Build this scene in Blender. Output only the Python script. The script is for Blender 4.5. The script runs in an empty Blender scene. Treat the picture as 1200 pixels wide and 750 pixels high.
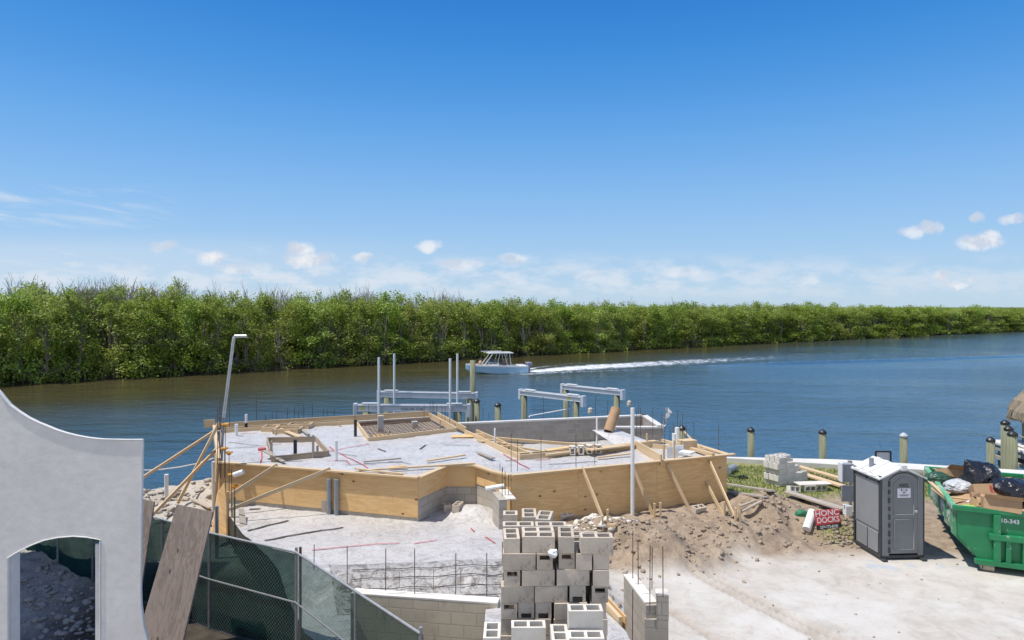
import bpy, bmesh, math, random
import numpy as np
from mathutils import Vector, Matrix, noise as mnoise
R = math.radians
rnd = random.Random(7)
C = bpy.context.scene.collection
S = bpy.context.scene

# ------------------------------------------------------------------ camera, sky, sun, exposure
CAM_H = 6.1; FPX = 800.0                       # eye height; focal length in pixels of a 1200 px wide picture
cd = bpy.data.cameras.new('camera'); cam = bpy.data.objects.new('camera', cd); C.objects.link(cam)
cam.location = (0, 0, CAM_H); cam.rotation_euler = (R(90), 0, 0)
cd.sensor_width = 36; cd.lens = 24; cd.shift_y = -15/1200; cd.clip_start = 0.1; cd.clip_end = 9000
S.camera = cam
S.view_settings.view_transform = 'Standard'; S.view_settings.look = 'None'
S.view_settings.gamma = 1; S.view_settings.use_curve_mapping = False
S.view_settings.exposure = 0.35
S.cycles.max_bounces = 6; S.cycles.transparent_max_bounces = 24
S.cycles.caustics_reflective = False; S.cycles.caustics_refractive = False

SUN_EL = R(67); SUN_DIR = Vector((-0.987*math.cos(SUN_EL), -0.16*math.cos(SUN_EL), math.sin(SUN_EL))).normalized()
SKY_STRENGTH = 0.11; SUN_STRENGTH = 3.9
sd = bpy.data.lights.new('sun', 'SUN'); sun = bpy.data.objects.new('sun', sd); C.objects.link(sun)
sd.energy = SUN_STRENGTH; sd.angle = R(0.5); sd.color = (1.0, 0.955, 0.88)
sun.rotation_euler = SUN_DIR.to_track_quat('Z', 'Y').to_euler(); sun.location = (-20, 0, 40)

class NT:
    """small node-tree helper"""
    def __init__(s, tree): s.t = tree; s.n = tree.nodes; s.l = tree.links
    def node(s, typ, **kw):
        n = s.n.new(typ)
        for k, v in kw.items(): setattr(n, k, v)
        return n
    def put(s, sock, v):
        if hasattr(v, 'is_output') or isinstance(v, bpy.types.NodeSocket): s.l.new(v, sock)
        else: sock.default_value = v
    def math(s, op, a, b=None, c=None, clamp=False):
        n = s.node('ShaderNodeMath', operation=op, use_clamp=clamp)
        s.put(n.inputs[0], a)
        if b is not None: s.put(n.inputs[1], b)
        if c is not None: s.put(n.inputs[2], c)
        return n.outputs[0]
    def vmath(s, op, a, b=None):
        n = s.node('ShaderNodeVectorMath', operation=op); s.put(n.inputs[0], a)
        if b is not None: s.put(n.inputs[1], b)
        return n.outputs[0]
    def mix(s, f, a, b, mode='MIX'):
        n = s.node('ShaderNodeMix', data_type='RGBA', blend_type=mode)
        s.put(n.inputs[0], f)
        s.put(n.inputs[6], a if not isinstance(a, tuple) else (*a[:3], 1)); s.put(n.inputs[7], b if not isinstance(b, tuple) else (*b[:3], 1))
        return n.outputs[2]
    def noise(s, vec, scale, detail=4, rough=.55, dist=0.0):
        n = s.node('ShaderNodeTexNoise'); s.put(n.inputs['Vector'], vec)
        n.inputs['Scale'].default_value = scale; n.inputs['Detail'].default_value = detail
        n.inputs['Roughness'].default_value = rough; n.inputs['Distortion'].default_value = dist
        return n.outputs[0]
    def ramp(s, f, a, b, lo=0.0, hi=1.0):
        n = s.node('ShaderNodeMapRange', interpolation_type='SMOOTHSTEP'); s.put(n.inputs[0], f)
        n.inputs[1].default_value = a; n.inputs[2].default_value = b; n.inputs[3].default_value = lo; n.inputs[4].default_value = hi
        return n.outputs[0]
    def combine(s, x, y, z):
        n = s.node('ShaderNodeCombineXYZ'); s.put(n.inputs[0], x); s.put(n.inputs[1], y); s.put(n.inputs[2], z); return n.outputs[0]
    def sep(s, v):
        n = s.node('ShaderNodeSeparateXYZ'); s.put(n.inputs[0], v); return n.outputs
    def attr(s, name):
        return s.node('ShaderNodeAttribute', attribute_name=name)

# ---- sky
world = bpy.data.worlds.new('World'); S.world = world; world.use_nodes = True
world.cycles.sampling_method = 'MANUAL'; world.cycles.sample_map_resolution = 512
W = NT(world.node_tree); W.n.clear()
sky = W.node('ShaderNodeTexSky', sky_type='NISHITA'); sky.sun_disc = False
sky.sun_elevation = SUN_EL; sky.sun_rotation = math.atan2(SUN_DIR.x, SUN_DIR.y)
sky.air_density = 1.0; sky.dust_density = 0.2; sky.ozone_density = 3.0; sky.altitude = 0
tcw = W.node('ShaderNodeTexCoord').outputs['Generated']
dx, dy, dz = W.sep(tcw)
yy = W.math('MAXIMUM', dy, 0.02)
su = W.math('DIVIDE', dx, yy); sv = W.math('DIVIDE', dz, yy)      # tangent-plane direction of the north sky
# clear saturated blue of a dry day, hazier towards the horizon
rp_ = W.node('ShaderNodeValToRGB'); W.put(rp_.inputs[0], dz); cr = rp_.color_ramp; cr.interpolation = 'B_SPLINE'
stops = [(0.0,(.470,.655,.84)),(.05,(.400,.610,.86)),(.12,(.295,.545,.885)),(.20,(.175,.450,.875)),(.30,(.050,.315,.80)),(.42,(.001,.195,.67)),(1.0,(.008,.10,.45))]
cr.elements[0].position = 0.0; cr.elements[0].color = (*stops[0][1],1); cr.elements[1].position = 1.0; cr.elements[1].color = (*stops[-1][1],1)
for pz, c in stops[1:-1]: e = cr.elements.new(pz); e.color = (*c,1)
grad = W.vmath('MULTIPLY', rp_.outputs[0], (7.0,7.0,7.0))
skycol = W.mix(.85, sky.outputs[0], grad)
# unseen white cloud added behind the viewpoint to brighten and neutralise the shade
sc_n = W.noise(W.vmath('MULTIPLY', tcw, (1,1,1.6)), 3.2, 6, .6)
southm = W.math('MULTIPLY', W.ramp(dy, -.05, -.35), W.ramp(dz, .02, .2))
skycol = W.mix(W.math('MULTIPLY', W.math('MULTIPLY', W.ramp(sc_n, .40, .62), southm), .9), skycol, (9.5, 9.2, 8.8))
front = W.ramp(dy, 0.05, 0.2)
uv = W.combine(su, sv, 0)
wob = W.noise(uv, 26, 4, .6); wob2 = W.noise(W.vmath('ADD', uv, (3.1, 7.7, 0)), 26, 4, .6)
fu = W.math('MULTIPLY_ADD', wob, 0.035, W.math('ADD', su, -0.0175)); fv = W.math('MULTIPLY_ADD', wob2, 0.026, W.math('ADD', sv, -0.013))
PUFFS = [(196,290,15,6,.75),(249,302,16,7,1),(352,292,14,8,1),(362,304,27,8,1),(426,301,12,6,.9),(502,287,14,7,.9),(600,303,16,7,.7),(538,309,24,6,.6),
         (1068,272,12,6,.8),(1090,269,13,7,.9),(1150,283,27,8,1),(1162,277,12,6,1),(1146,257,10,6,.9),(1187,257,15,6,.85),(1102,324,10,6,.95),(1122,333,12,3.5,.8),
         (1142,328,8,4,.6),(285,314,30,6,.55),(180,340,9,4,.5),(800,318,22,6,.5),(945,328,14,5,.5),(690,322,16,5,.4),(90,309,16,3,.4)]
acc = None
for (px, py, rx, ry, st) in PUFFS:
    a = W.math('DIVIDE', W.math('SUBTRACT', fu, (px-600)/FPX), rx*1.05/FPX)
    b = W.math('DIVIDE', W.math('SUBTRACT', fv, (360-py)/FPX), ry*1.05/FPX)
    d = W.math('ADD', W.math('MULTIPLY', a, a), W.math('MULTIPLY', b, b))
    g = W.math('MULTIPLY', W.ramp(d, 1.7, 0.0), st)
    acc = g if acc is None else W.math('MAXIMUM', acc, g)
# low broken band and thin high streaks
band = W.noise(W.vmath('MULTIPLY', uv, (1, 2.6, 1)), 15, 6, .62)
bmask = W.math('MULTIPLY', W.ramp(sv, 0.005, 0.03), W.ramp(sv, 0.088, 0.045))
bandc = W.math('MULTIPLY', W.math('MULTIPLY', W.ramp(band, 0.37, 0.62), bmask), W.ramp(su, .75, -.1, .40, .70))
cir = W.noise(W.vmath('MULTIPLY', W.combine(su, W.math('MULTIPLY_ADD', su, 0.16, sv), 0), (1.0, 9, 1)), 5.5, 6, .62, .4)
cm1 = W.math('MULTIPLY', W.math('MULTIPLY', W.ramp(sv, 0.105, 0.135), W.ramp(sv, 0.185, 0.16)), W.ramp(su, -0.44, -0.6))
cm2 = W.math('MULTIPLY', W.math('MULTIPLY', W.ramp(sv, 0.03, 0.06), W.ramp(sv, 0.105, 0.085)), W.ramp(su, -0.05, -0.6))
circ = W.math('MULTIPLY', W.math('MULTIPLY', W.ramp(cir, 0.42, 0.78), W.math('MAXIMUM', cm1, cm2)), 0.75)
veil = W.math('MULTIPLY', W.math('MULTIPLY', W.ramp(sv, 0.015, 0.05), W.ramp(sv, 0.12, 0.075)), W.ramp(su, 0.1, -0.75, 0.0, .3))
c1 = W.mix(W.math('MULTIPLY', W.math('MAXIMUM', W.math('MAXIMUM', bandc, circ), veil), front), skycol, (5.5, 5.8, 6.3))
c2 = W.mix(W.math('MULTIPLY', W.math('MULTIPLY', acc, front), .85), c1, W.mix(W.ramp(W.math('SUBTRACT', wob2, wob), -.12, .14), (4.6, 4.9, 5.6), (6.5, 6.5, 6.6)))
bg = W.node('ShaderNodeBackground'); W.put(bg.inputs[0], c2); bg.inputs[1].default_value = SKY_STRENGTH
W.l.new(bg.outputs[0], W.node('ShaderNodeOutputWorld').inputs[0])

# ------------------------------------------------------------------ helpers
def at(px, py, z=0.0):
    """point at height z that stands at pixel (px, py) of the 1200x750 photograph"""
    Y = FPX*(CAM_H-z)/(py-360.0); return Vector(((px-600.0)/FPX*Y, Y, z))
def atY(px, py, Y):
    return Vector(((px-600.0)/FPX*Y, Y, CAM_H-(py-360.0)/FPX*Y))

ORG = {}
def tag(o, label=None, cat=None, group=None, kind=None):
    if label: o['label'] = label
    if cat: o['category'] = cat
    if group: o['group'] = group
    if kind: o['kind'] = kind
    return o
def thing(name, label, cat, loc=(0,0,0), group=None, rotz=0.0):
    o = bpy.data.objects.new(name, None); C.objects.link(o); o.empty_display_size = .2
    o.location = loc; o.rotation_euler = (0, 0, rotz)
    ORG[o.name] = Vector((0,0,0)) if rotz else Vector(loc)
    return tag(o, label, cat, group)

class MB:
    def __init__(s): s.v = []; s.f = []; s.tc = []
    def add(s, vs, fs, tcs=None):
        k = len(s.v); s.v += [tuple(p) for p in vs]; s.tc += [tuple(t) for t in (tcs or vs)]
        s.f += [tuple(i+k for i in f) for f in fs]; return s
    def quad(s, *p, tc=None): return s.add(p, [tuple(range(len(p)))], tc)
    def bar(s, p, q, w, h, up=(0,0,1), off=None):
        """plank from p to q, w across, h along up; tc runs along the grain"""
        p = Vector(p); q = Vector(q); a = (q-p); L = a.length; a.normalize(); up = Vector(up)
        x = a.cross(up)
        if x.length < 1e-5: x = a.cross(Vector((1,0,0)))
        x.normalize(); u = x.cross(a).normalized(); o = rnd.uniform(0, 50) if off is None else off
        vs = []; tc = []
        for t, b in ((0, p), (L, q)):
            for sx, sz in ((-1,-1),(1,-1),(1,1),(-1,1)):
                vs.append(b + x*(sx*w/2) + u*(sz*h/2)); tc.append((t+o, sx*w/2+sz*h/2*1.3+o*.37, o))
        return s.add(vs, [(0,1,2,3),(7,6,5,4),(0,4,5,1),(1,5,6,2),(2,6,7,3),(3,7,4,0)], tc)
    def box(s, c, sz, rz=0.0, tilt=None):
        hx, hy, hz = sz[0]/2, sz[1]/2, sz[2]/2; m = Matrix.Rotation(rz, 3, 'Z')
        if tilt is not None: m = m @ tilt
        vs = [Vector(c) + m @ Vector((x*hx, y*hy, z*hz)) for z in (-1,1) for x, y in ((-1,-1),(1,-1),(1,1),(-1,1))]
        return s.add(vs, [(3,2,1,0),(4,5,6,7),(0,1,5,4),(1,2,6,5),(2,3,7,6),(3,0,4,7)])
    def wall(s, p, q, z0, z1, th, side=1):
        """vertical board between ground points p and q, thickness th to one side; tc = (along, height)"""
        p = Vector((p[0], p[1])); q = Vector((q[0], q[1])); a = q-p; L = a.length; n = Vector((a.y, -a.x)).normalized()*th*side
        o = (p.x*1.7+p.y*.9)
        pts = [(p, 0), (q, L), (q+n, L), (p+n, 0)]
        vs = [(b.x, b.y, z) for z in (z0, z1) for b, _ in pts]
        tc = [(t+o, z, 0) for z in (z0, z1) for _, t in pts]
        f = [(0,3,2,1),(4,5,6,7),(0,1,5,4),(1,2,6,5),(2,3,7,6),(3,0,4,7)]
        if side < 0: f = [tuple(reversed(x)) for x in f]
        return s.add(vs, f, tc)
    def tube(s, pts, r, n=8, cap=True):
        pts = [Vector(p) for p in pts]; rs = r if isinstance(r, (list, tuple)) else [r]*len(pts)
        k = len(s.v); ref = None; acc = 0.0
        for i, p in enumerate(pts):
            d = (pts[min(i+1, len(pts)-1)] - pts[max(i-1, 0)]).normalized()
            if ref is None: ref = d.orthogonal().normalized()
            ref = (ref - d*ref.dot(d)).normalized(); b = d.cross(ref)
            if i: acc += (p-pts[i-1]).length
            for j in range(n):
                t = 2*math.pi*j/n; s.v.append(tuple(p + (ref*math.cos(t) + b*math.sin(t))*rs[i])); s.tc.append((acc, t*rs[0], 0))
        for i in range(len(pts)-1):
            for j in range(n):
                a = k+i*n+j; c = k+i*n+(j+1) % n; s.f.append((a, c, c+n, a+n))
        if cap:
            s.f.append(tuple(k+j for j in reversed(range(n)))); e = k+(len(pts)-1)*n; s.f.append(tuple(e+j for j in range(n)))
        return s
    def lathe(s, c, prof, n=16):
        k = len(s.v)
        for (r, z) in prof:
            for j in range(n):
                t = 2*math.pi*j/n; s.v.append((c[0]+r*math.cos(t), c[1]+r*math.sin(t), c[2]+z)); s.tc.append((r*t, z, 0))
        for i in range(len(prof)-1):
            for j in range(n):
                a = k+i*n+j; b = k+i*n+(j+1) % n; s.f.append((a, b, b+n, a+n))
        s.f.append(tuple(k+j for j in reversed(range(n)))); e = k+(len(prof)-1)*n; s.f.append(tuple(e+j for j in range(n)))
        return s
    def prism(s, poly, z0, z1):
        n = len(poly); vs = [(p[0], p[1], z0) for p in poly]+[(p[0], p[1], z1) for p in poly]
        return s.add(vs, [tuple(reversed(range(n))), tuple(range(n, 2*n))]+[(i, (i+1) % n, n+(i+1) % n, n+i) for i in range(n)])
    def extrude(s, outline, d):
        """closed 3-D outline swept by vector d"""
        n = len(outline); o = [Vector(p) for p in outline]; d = Vector(d)
        return s.add(o+[p+d for p in o], [tuple(range(n)), tuple(reversed(range(n, 2*n)))]+[((i+1) % n, i, n+i, n+(i+1) % n) for i in range(n)])
    def build(s, name, mat, parent=None, smooth=False, bevel=0.0, loc=None):
        me = bpy.data.meshes.new(name)
        o = Vector(loc) if loc is not None else (ORG.get(parent.name, Vector()) if parent else Vector())
        me.from_pydata([(x-o.x, y-o.y, z-o.z) for x, y, z in s.v], [], s.f)
        a = me.attributes.new('tc', 'FLOAT_VECTOR', 'POINT'); a.data.foreach_set('vector', np.array(s.tc, dtype=np.float32).ravel())
        bm = bmesh.new(); bm.from_mesh(me); bmesh.ops.recalc_face_normals(bm, faces=bm.faces); bm.to_mesh(me); bm.free()
        if mat: me.materials.append(mat)
        ob = bpy.data.objects.new(name, me); C.objects.link(ob)
        if smooth: me.polygons.foreach_set('use_smooth', [True]*len(me.polygons))
        if parent: ob.parent = parent; ORG[ob.name] = o
        elif loc is not None: ob.location = loc
        if bevel:
            b = ob.modifiers.new('edge', 'BEVEL'); b.width = bevel; b.segments = 2; b.limit_method = 'ANGLE'; b.angle_limit = R(40)
        return ob

def mesh_np(name, V, F, mat, parent=None, attrs=None, smooth=False):
    """fast mesh from numpy arrays (F is n x k)"""
    me = bpy.data.meshes.new(name); V = np.asarray(V, np.float32); F = np.asarray(F, np.int32); k = F.shape[1]
    me.vertices.add(len(V)); me.vertices.foreach_set('co', V.ravel())
    me.loops.add(F.size); me.loops.foreach_set('vertex_index', F.ravel())
    me.polygons.add(len(F)); me.polygons.foreach_set('loop_start', np.arange(0, F.size, k, dtype=np.int32)); me.polygons.foreach_set('loop_total', np.full(len(F), k, np.int32))
    if smooth: me.polygons.foreach_set('use_smooth', np.ones(len(F), bool))
    for n, a in (attrs or {}).items():
        at_ = me.attributes.new(n, 'FLOAT', 'POINT'); at_.data.foreach_set('value', np.asarray(a, np.float32))
    me.update(); me.validate()
    if mat: me.materials.append(mat)
    o = bpy.data.objects.new(name, me); C.objects.link(o)
    if parent: o.parent = parent
    return o

# numpy value noise
_rs = np.random.RandomState(3); _tab = _rs.rand(256, 256)
def vnoise(x, y):
    xi = np.floor(x).astype(int); yi = np.floor(y).astype(int); fx = x-xi; fy = y-yi
    fx = fx*fx*(3-2*fx); fy = fy*fy*(3-2*fy); g = lambda a, b: _tab[a % 256, b % 256]
    return (g(xi,yi)*(1-fx)+g(xi+1,yi)*fx)*(1-fy)+(g(xi,yi+1)*(1-fx)+g(xi+1,yi+1)*fx)*fy
def fbm(x, y, o=4, g=.5):
    s = 0; a = 1; t = 0
    for i in range(o):
        s = s+a*vnoise(x+17.3*i, y+9.1*i); t += a; a *= g; x = x*2.03; y = y*2.03
    return s/t
def sstep(a, b, x):
    t = np.clip((x-a)/(b-a), 0, 1); return t*t*(3-2*t)
def seg_dist(X, Y, p, q):
    px, py = p[0], p[1]; dx, dy = q[0]-px, q[1]-py; t = np.clip(((X-px)*dx+(Y-py)*dy)/(dx*dx+dy*dy), 0, 1)
    return np.hypot(X-px-t*dx, Y-py-t*dy)
def inside(X, Y, poly):
    r = np.zeros(np.shape(X), bool); n = len(poly); j = n-1
    for i in range(n):
        xi, yi = poly[i][0], poly[i][1]; xj, yj = poly[j][0], poly[j][1]
        c = ((yi > Y) != (yj > Y)) & (X < (xj-xi)*(Y-yi)/((yj-yi) or 1e-9)+xi); r ^= c; j = i
    return r

# ------------------------------------------------------------------ materials
def new_mat(name):
    m = bpy.data.materials.new(name); m.use_nodes = True; t = NT(m.node_tree); t.n.clear()
    p = t.node('ShaderNodeBsdfPrincipled'); o = t.node('ShaderNodeOutputMaterial'); t.l.new(p.outputs[0], o.inputs[0])
    return m, t, p, o
def coord(t, kind='Object', stretch=(1,1,1)):
    v = t.attr('tc').outputs['Vector'] if kind == 'tc' else t.node('ShaderNodeTexCoord').outputs[kind]
    return t.vmath('MULTIPLY', v, stretch) if stretch != (1,1,1) else v
def bump(t, p, h, strength, dist):
    b = t.node('ShaderNodeBump'); b.inputs['Strength'].default_value = strength; b.inputs['Distance'].default_value = dist
    t.put(b.inputs['Height'], h); t.l.new(b.outputs[0], p.inputs['Normal'])
def surf(name, c1, c2, scale=3.0, rough=.8, bmp=.3, bdist=.01, kind='Object', stretch=(1,1,1), metal=0.0, spots=None, fine=40, spec=.5, lo=.35, hi=.68, vary=0.0):
    m, t, p, o = new_mat(name); v = coord(t, kind, stretch)
    a = t.noise(v, scale, 5, .6); f = t.noise(v, fine, 3, .6)
    col = t.mix(t.ramp(a, lo, hi), c1, c2)
    col = t.mix(t.math('MULTIPLY', t.ramp(f, .3, .75), .35), col, tuple(x*.72 for x in c1))
    if spots:
        sp = t.noise(v, spots[1], 4, .65); col = t.mix(t.ramp(sp, spots[2], spots[2]+.12), col, spots[0])
    if vary:
        oi = t.node('ShaderNodeObjectInfo').outputs['Random']
        hsv = t.node('ShaderNodeHueSaturation'); t.put(hsv.inputs['Color'], col); t.put(hsv.inputs['Value'], t.math('MULTIPLY_ADD', oi, vary, 1-vary*.5)); col = hsv.outputs[0]
    t.put(p.inputs['Base Color'], col); t.put(p.inputs['Roughness'], t.math('MULTIPLY_ADD', a, .2, rough-.1, clamp=True))
    p.inputs['Metallic'].default_value = metal; p.inputs['Specular IOR Level'].default_value = spec
    if bmp: bump(t, p, t.math('MULTIPLY_ADD', f, .5, a), bmp, bdist)
    return m

M = {}
M['block'] = surf('concrete block', (.56,.485,.39), (.46,.395,.32), 4, .92, .8, .007, spots=((.27,.235,.195), 7, .58), fine=45, vary=.3)
M['block_white'] = surf('pale concrete block', (.70,.66,.59), (.60,.565,.50), 5, .92, .4, .004, fine=120, vary=.15)
M['concrete'] = surf('concrete', (.52,.50,.46), (.42,.40,.37), 2, .9, .3, .006, fine=60)
M['cap'] = surf('seawall cap concrete', (.66,.64,.60), (.56,.54,.50), 1.2, .85, .2, .006, spots=((.40,.38,.34), 3, .68), fine=50)
M['stucco'] = surf('gray stucco skim', (.73,.705,.665), (.65,.63,.595), 1.6, .93, .5, .012, spots=((.60,.58,.55), 1.3, .58), fine=9, lo=.3, hi=.7)
M['bead'] = surf('white corner bead', (.72,.72,.72), (.65,.65,.65), 5, .7, 0)
M['wood'] = surf('fresh sawn pine', (.66,.50,.31), (.53,.37,.20), 1.0, .75, .3, .002, 'tc', (1.2, 34, 34), spots=((.36,.22,.11), 1.4, .74), fine=6)
M['wood_old'] = surf('weathered lumber', (.46,.40,.33), (.32,.27,.22), 1.0, .85, .4, .003, 'tc', (1.5, 30, 30), fine=6)
M['wood_gray'] = surf('gray form lumber', (.42,.37,.31), (.30,.26,.21), 1.0, .85, .4, .003, 'tc', (1.5, 30, 30), fine=6)
M['wood_brown'] = surf('used brown form lumber', (.40,.31,.22), (.27,.20,.135), 1.0, .85, .4, .003, 'tc', (1.5, 30, 30), fine=6)
M['rust'] = surf('rusty rebar', (.16,.085,.05), (.09,.05,.035), 20, .9, .4, .002)
M['rebar'] = surf('dark rebar', (.075,.06,.05), (.05,.042,.038), 20, .85, .3, .002)
M['pvc'] = surf('white pvc', (.80,.80,.78), (.74,.74,.72), 4, .45, .05, .001)
M['pvc_gray'] = surf('gray conduit', (.28,.30,.32), (.23,.25,.27), 6, .5, .05, .001)
M['pipe_galv'] = surf('galvanised pole', (.55,.56,.56), (.45,.46,.46), 8, .45, .1, .001, metal=.35)
M['galv'] = surf('galvanised fence steel', (.42,.43,.44), (.33,.34,.35), 12, .5, .1, .001, metal=.5)
M['wire'] = surf('dull fence wire', (.12,.14,.14), (.09,.10,.10), 12, .6, 0)
M['black'] = surf('black plastic', (.018,.018,.02), (.03,.03,.032), 4, .45, .1, .002)
M['alu'] = surf('aluminium beam', (.72,.73,.74), (.62,.63,.64), 3, .42, .05, .001, metal=.25)
M['piling'] = surf('treated piling', (.235,.245,.15), (.15,.15,.095), 1.0, .85, .6, .01, 'Object', (14, 14, 1.2), spots=((.32,.29,.18), 1.3, .62), fine=8)
M['piling_cap'] = surf('black piling cap', (.015,.015,.016), (.03,.03,.03), 8, .4, 0)
M['white_cap'] = surf('gray piling cap', (.45,.47,.5), (.4,.42,.45), 8, .5, 0)
M['red'] = surf('red marking paint', (.52,.10,.12), (.50,.16,.18), 14, .7, 0)
M['orange'] = surf('orange rebar cap', (.75,.36,.05), (.7,.3,.04), 8, .6, 0)
M['yellow'] = surf('yellow sticker', (.8,.62,.05), (.75,.6,.06), 8, .6, 0)
M['green_stake'] = surf('green steel stake', (.03,.20,.10), (.025,.15,.08), 8, .6, 0)
M['thatch'] = surf('palm thatch', (.36,.29,.20), (.22,.17,.12), 1, .95, .8, .03, 'Object', (18,18,2.5), fine=9)
M['rope'] = surf('rope', (.62,.56,.45), (.5,.45,.36), 20, .9, .2, .002)
M['steel_paint'] = surf('dumpster green paint', (.016,.225,.085), (.012,.175,.066), 1.6, .42, .25, .004, spots=((.26,.36,.26), 5.5, .61), fine=25)
M['steel_worn'] = surf('worn green paint', (.10,.36,.18), (.16,.40,.24), 3.0, .55, .25, .004, spots=((.44,.47,.40), 2.6, .50), fine=25)
M['roller'] = surf('bare worn steel', (.42,.38,.28), (.3,.26,.18), 6, .6, .2, .003)
M['porta'] = surf('gray moulded plastic', (.20,.207,.21), (.165,.172,.175), 1.4, .5, .12, .003, fine=60)
M['porta_light'] = surf('pale gray panel plastic', (.27,.28,.285), (.23,.24,.245), 1.2, .5, .12, .003, fine=60)
M['porta_dark'] = surf('dark gray plastic', (.045,.048,.052), (.035,.037,.04), 3, .55, .1, .002)
M['porta_roof'] = surf('white translucent roof', (.70,.70,.70), (.62,.62,.61), 2, .5, .1, .003, spots=((.5,.48,.45), 6, .70))
M['cardboard'] = surf('cardboard', (.44,.285,.16), (.37,.235,.13), 3, .85, .2, .003, fine=30)
M['bag'] = surf('black trash bag', (.012,.012,.014), (.022,.022,.025), 6, .26, .9, .03, fine=22, spec=.6)
M['clear_plastic'] = surf('crumpled clear plastic', (.55,.56,.57), (.42,.43,.44), 5, .22, .9, .03, fine=26)
M['white_paint'] = surf('white paint', (.78,.78,.78), (.72,.72,.72), 3, .5, .05, .001)
M['lime'] = surf('lime plastic', (.42,.62,.12), (.36,.55,.1), 8, .5, .4, .01)
M['pink'] = surf('pink plastic', (.62,.35,.45), (.5,.3,.4), 8, .5, .4, .01)
M['deep_green'] = surf('dark green bag', (.02,.06,.035), (.05,.12,.07), 9, .4, .6, .01)
M['shaded_soil'] = surf('dark damp fill', (.085,.07,.052), (.06,.05,.038), 2.5, .95, .6, .03, fine=30)  # fence shade on the fill edge is put into this dark colour
M['rock_gray'] = surf('gray rubble', (.42,.40,.365), (.30,.285,.265), 4, .95, .5, .01, fine=40)
M['rock'] = surf('limestone rubble', (.47,.43,.37), (.34,.31,.265), 4, .95, .5, .01, fine=40)
M['gelcoat_blue'] = surf('pale blue gelcoat', (.40,.62,.80), (.37,.59,.78), 1, .18, 0)
M['gelcoat'] = surf('white gelcoat', (.80,.80,.78), (.76,.76,.74), 2, .22, 0)
M['engine'] = surf('gray outboard cowl', (.30,.31,.36), (.26,.27,.32), 3, .25, 0)
M['skin'] = surf('skin', (.50,.29,.20), (.46,.26,.18), 8, .6, 0)
M['shirt_red'] = surf('red shirt', (.42,.07,.05), (.36,.06,.05), 12, .85, .1, .003)
M['shirt_tan'] = surf('pale shirt', (.55,.42,.34), (.5,.38,.3), 12, .85, .1, .003)
M['hair'] = surf('brown hair', (.06,.035,.02), (.045,.03,.02), 30, .7, .2, .004)
M['sign_red'] = surf('red sign face', (.72,.055,.055), (.68,.055,.055), 3, .5, 0)
M['sign_black'] = surf('black sign strip', (.015,.015,.018), (.02,.02,.02), 3, .5, 0)
M['paper'] = surf('white printed notice', (.70,.70,.73), (.66,.66,.69), 6, .6, 0)
M['ink'] = surf('dark ink', (.02,.02,.022), (.03,.03,.03), 6, .6, 0)
M['board_gray'] = surf('gray panel board', (.30,.32,.35), (.25,.27,.30), 4, .7, .1, .002, spots=((.2,.21,.23), 14, .62))
M['bare_wood'] = surf('bare mangrove branch', (.38,.345,.30), (.28,.25,.215), 1.2, .9, .2, .01)
M['root_wood'] = surf('mangrove trunk', (.30,.26,.205), (.18,.155,.125), 1.2, .9, .2, .01)

def plywood(name, a, b, knot, stretch=(.55, 3.6, 1)):
    m, t, p, o = new_mat(name); v = coord(t, 'tc'); vs = t.vmath('MULTIPLY', v, stretch)
    n1 = t.noise(vs, 1.3, 6, .62, .9); n2 = t.noise(t.vmath('MULTIPLY', v, (2, 60, 2)), 1.6, 3, .6); big = t.noise(v, .9, 3, .5)
    rings = t.math('PINGPONG', t.math('MULTIPLY', n1, 5.5), .5)
    col = t.mix(t.math('MULTIPLY_ADD', rings, 1.05, t.math('MULTIPLY', n2, .3)), a, b)
    col = t.mix(t.ramp(big, .5, .75), col, tuple(x*.86 for x in a))
    vo = t.node('ShaderNodeTexVoronoi'); t.put(vo.inputs['Vector'], t.vmath('MULTIPLY', v, (2.6, 4.2, 1))); vo.inputs['Scale'].default_value = 1.0
    k = t.math('MULTIPLY', t.ramp(vo.outputs['Distance'], .16, .07), t.ramp(t.sep(vo.outputs['Color'])[0], .60, .66))
    col = t.mix(k, col, knot)
    t.put(p.inputs['Base Color'], col); p.inputs['Roughness'].default_value = .78
    bump(t, p, rings, .15, .003); return m
M['plywood'] = plywood('yellow form plywood', (.77,.515,.245), (.57,.33,.125), (.17,.08,.035))
M['plywood_old'] = plywood('weathered plywood', (.34,.275,.235), (.115,.09,.075), (.10,.07,.06), (1.3, 6, 1))

def brickwall(name, c1, c2, mortar, bw=.40, bh=.20, ms=.010, bmp=.4, stain=None):
    m, t, p, o = new_mat(name); v = coord(t, 'tc')
    b = t.node('ShaderNodeTexBrick'); t.put(b.inputs['Vector'], v); b.inputs['Scale'].default_value = 1
    for k, x in (('Brick Width', bw), ('Row Height', bh), ('Mortar Size', ms), ('Mortar Smooth', .2), ('Bias', 0.0)): b.inputs[k].default_value = x
    b.inputs['Color1'].default_value = (*c1, 1); b.inputs['Color2'].default_value = (*c2, 1); b.inputs['Mortar'].default_value = (*mortar, 1)
    n = t.noise(v, 2.2, 5, .6); f = t.noise(v, 60, 3, .6)
    col = t.mix(t.ramp(n, .42, .72), b.outputs[0], tuple(x*.78 for x in c1))
    col = t.mix(t.math('MULTIPLY', t.ramp(f, .35, .75), .3), col, tuple(x*.65 for x in c2))
    if stain:
        st = t.noise(t.vmath('MULTIPLY', v, (3.0, .7, 1)), 2.0, 5, .65); col = t.mix(t.math('MULTIPLY', t.ramp(st, .56, .72), .7), col, stain)
    t.put(p.inputs['Base Color'], col); p.inputs['Roughness'].default_value = .93
    bump(t, p, t.math('MULTIPLY_ADD', f, .25, t.math('SUBTRACT', 1.0, b.outputs['Fac'])), bmp, .008); return m
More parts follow.
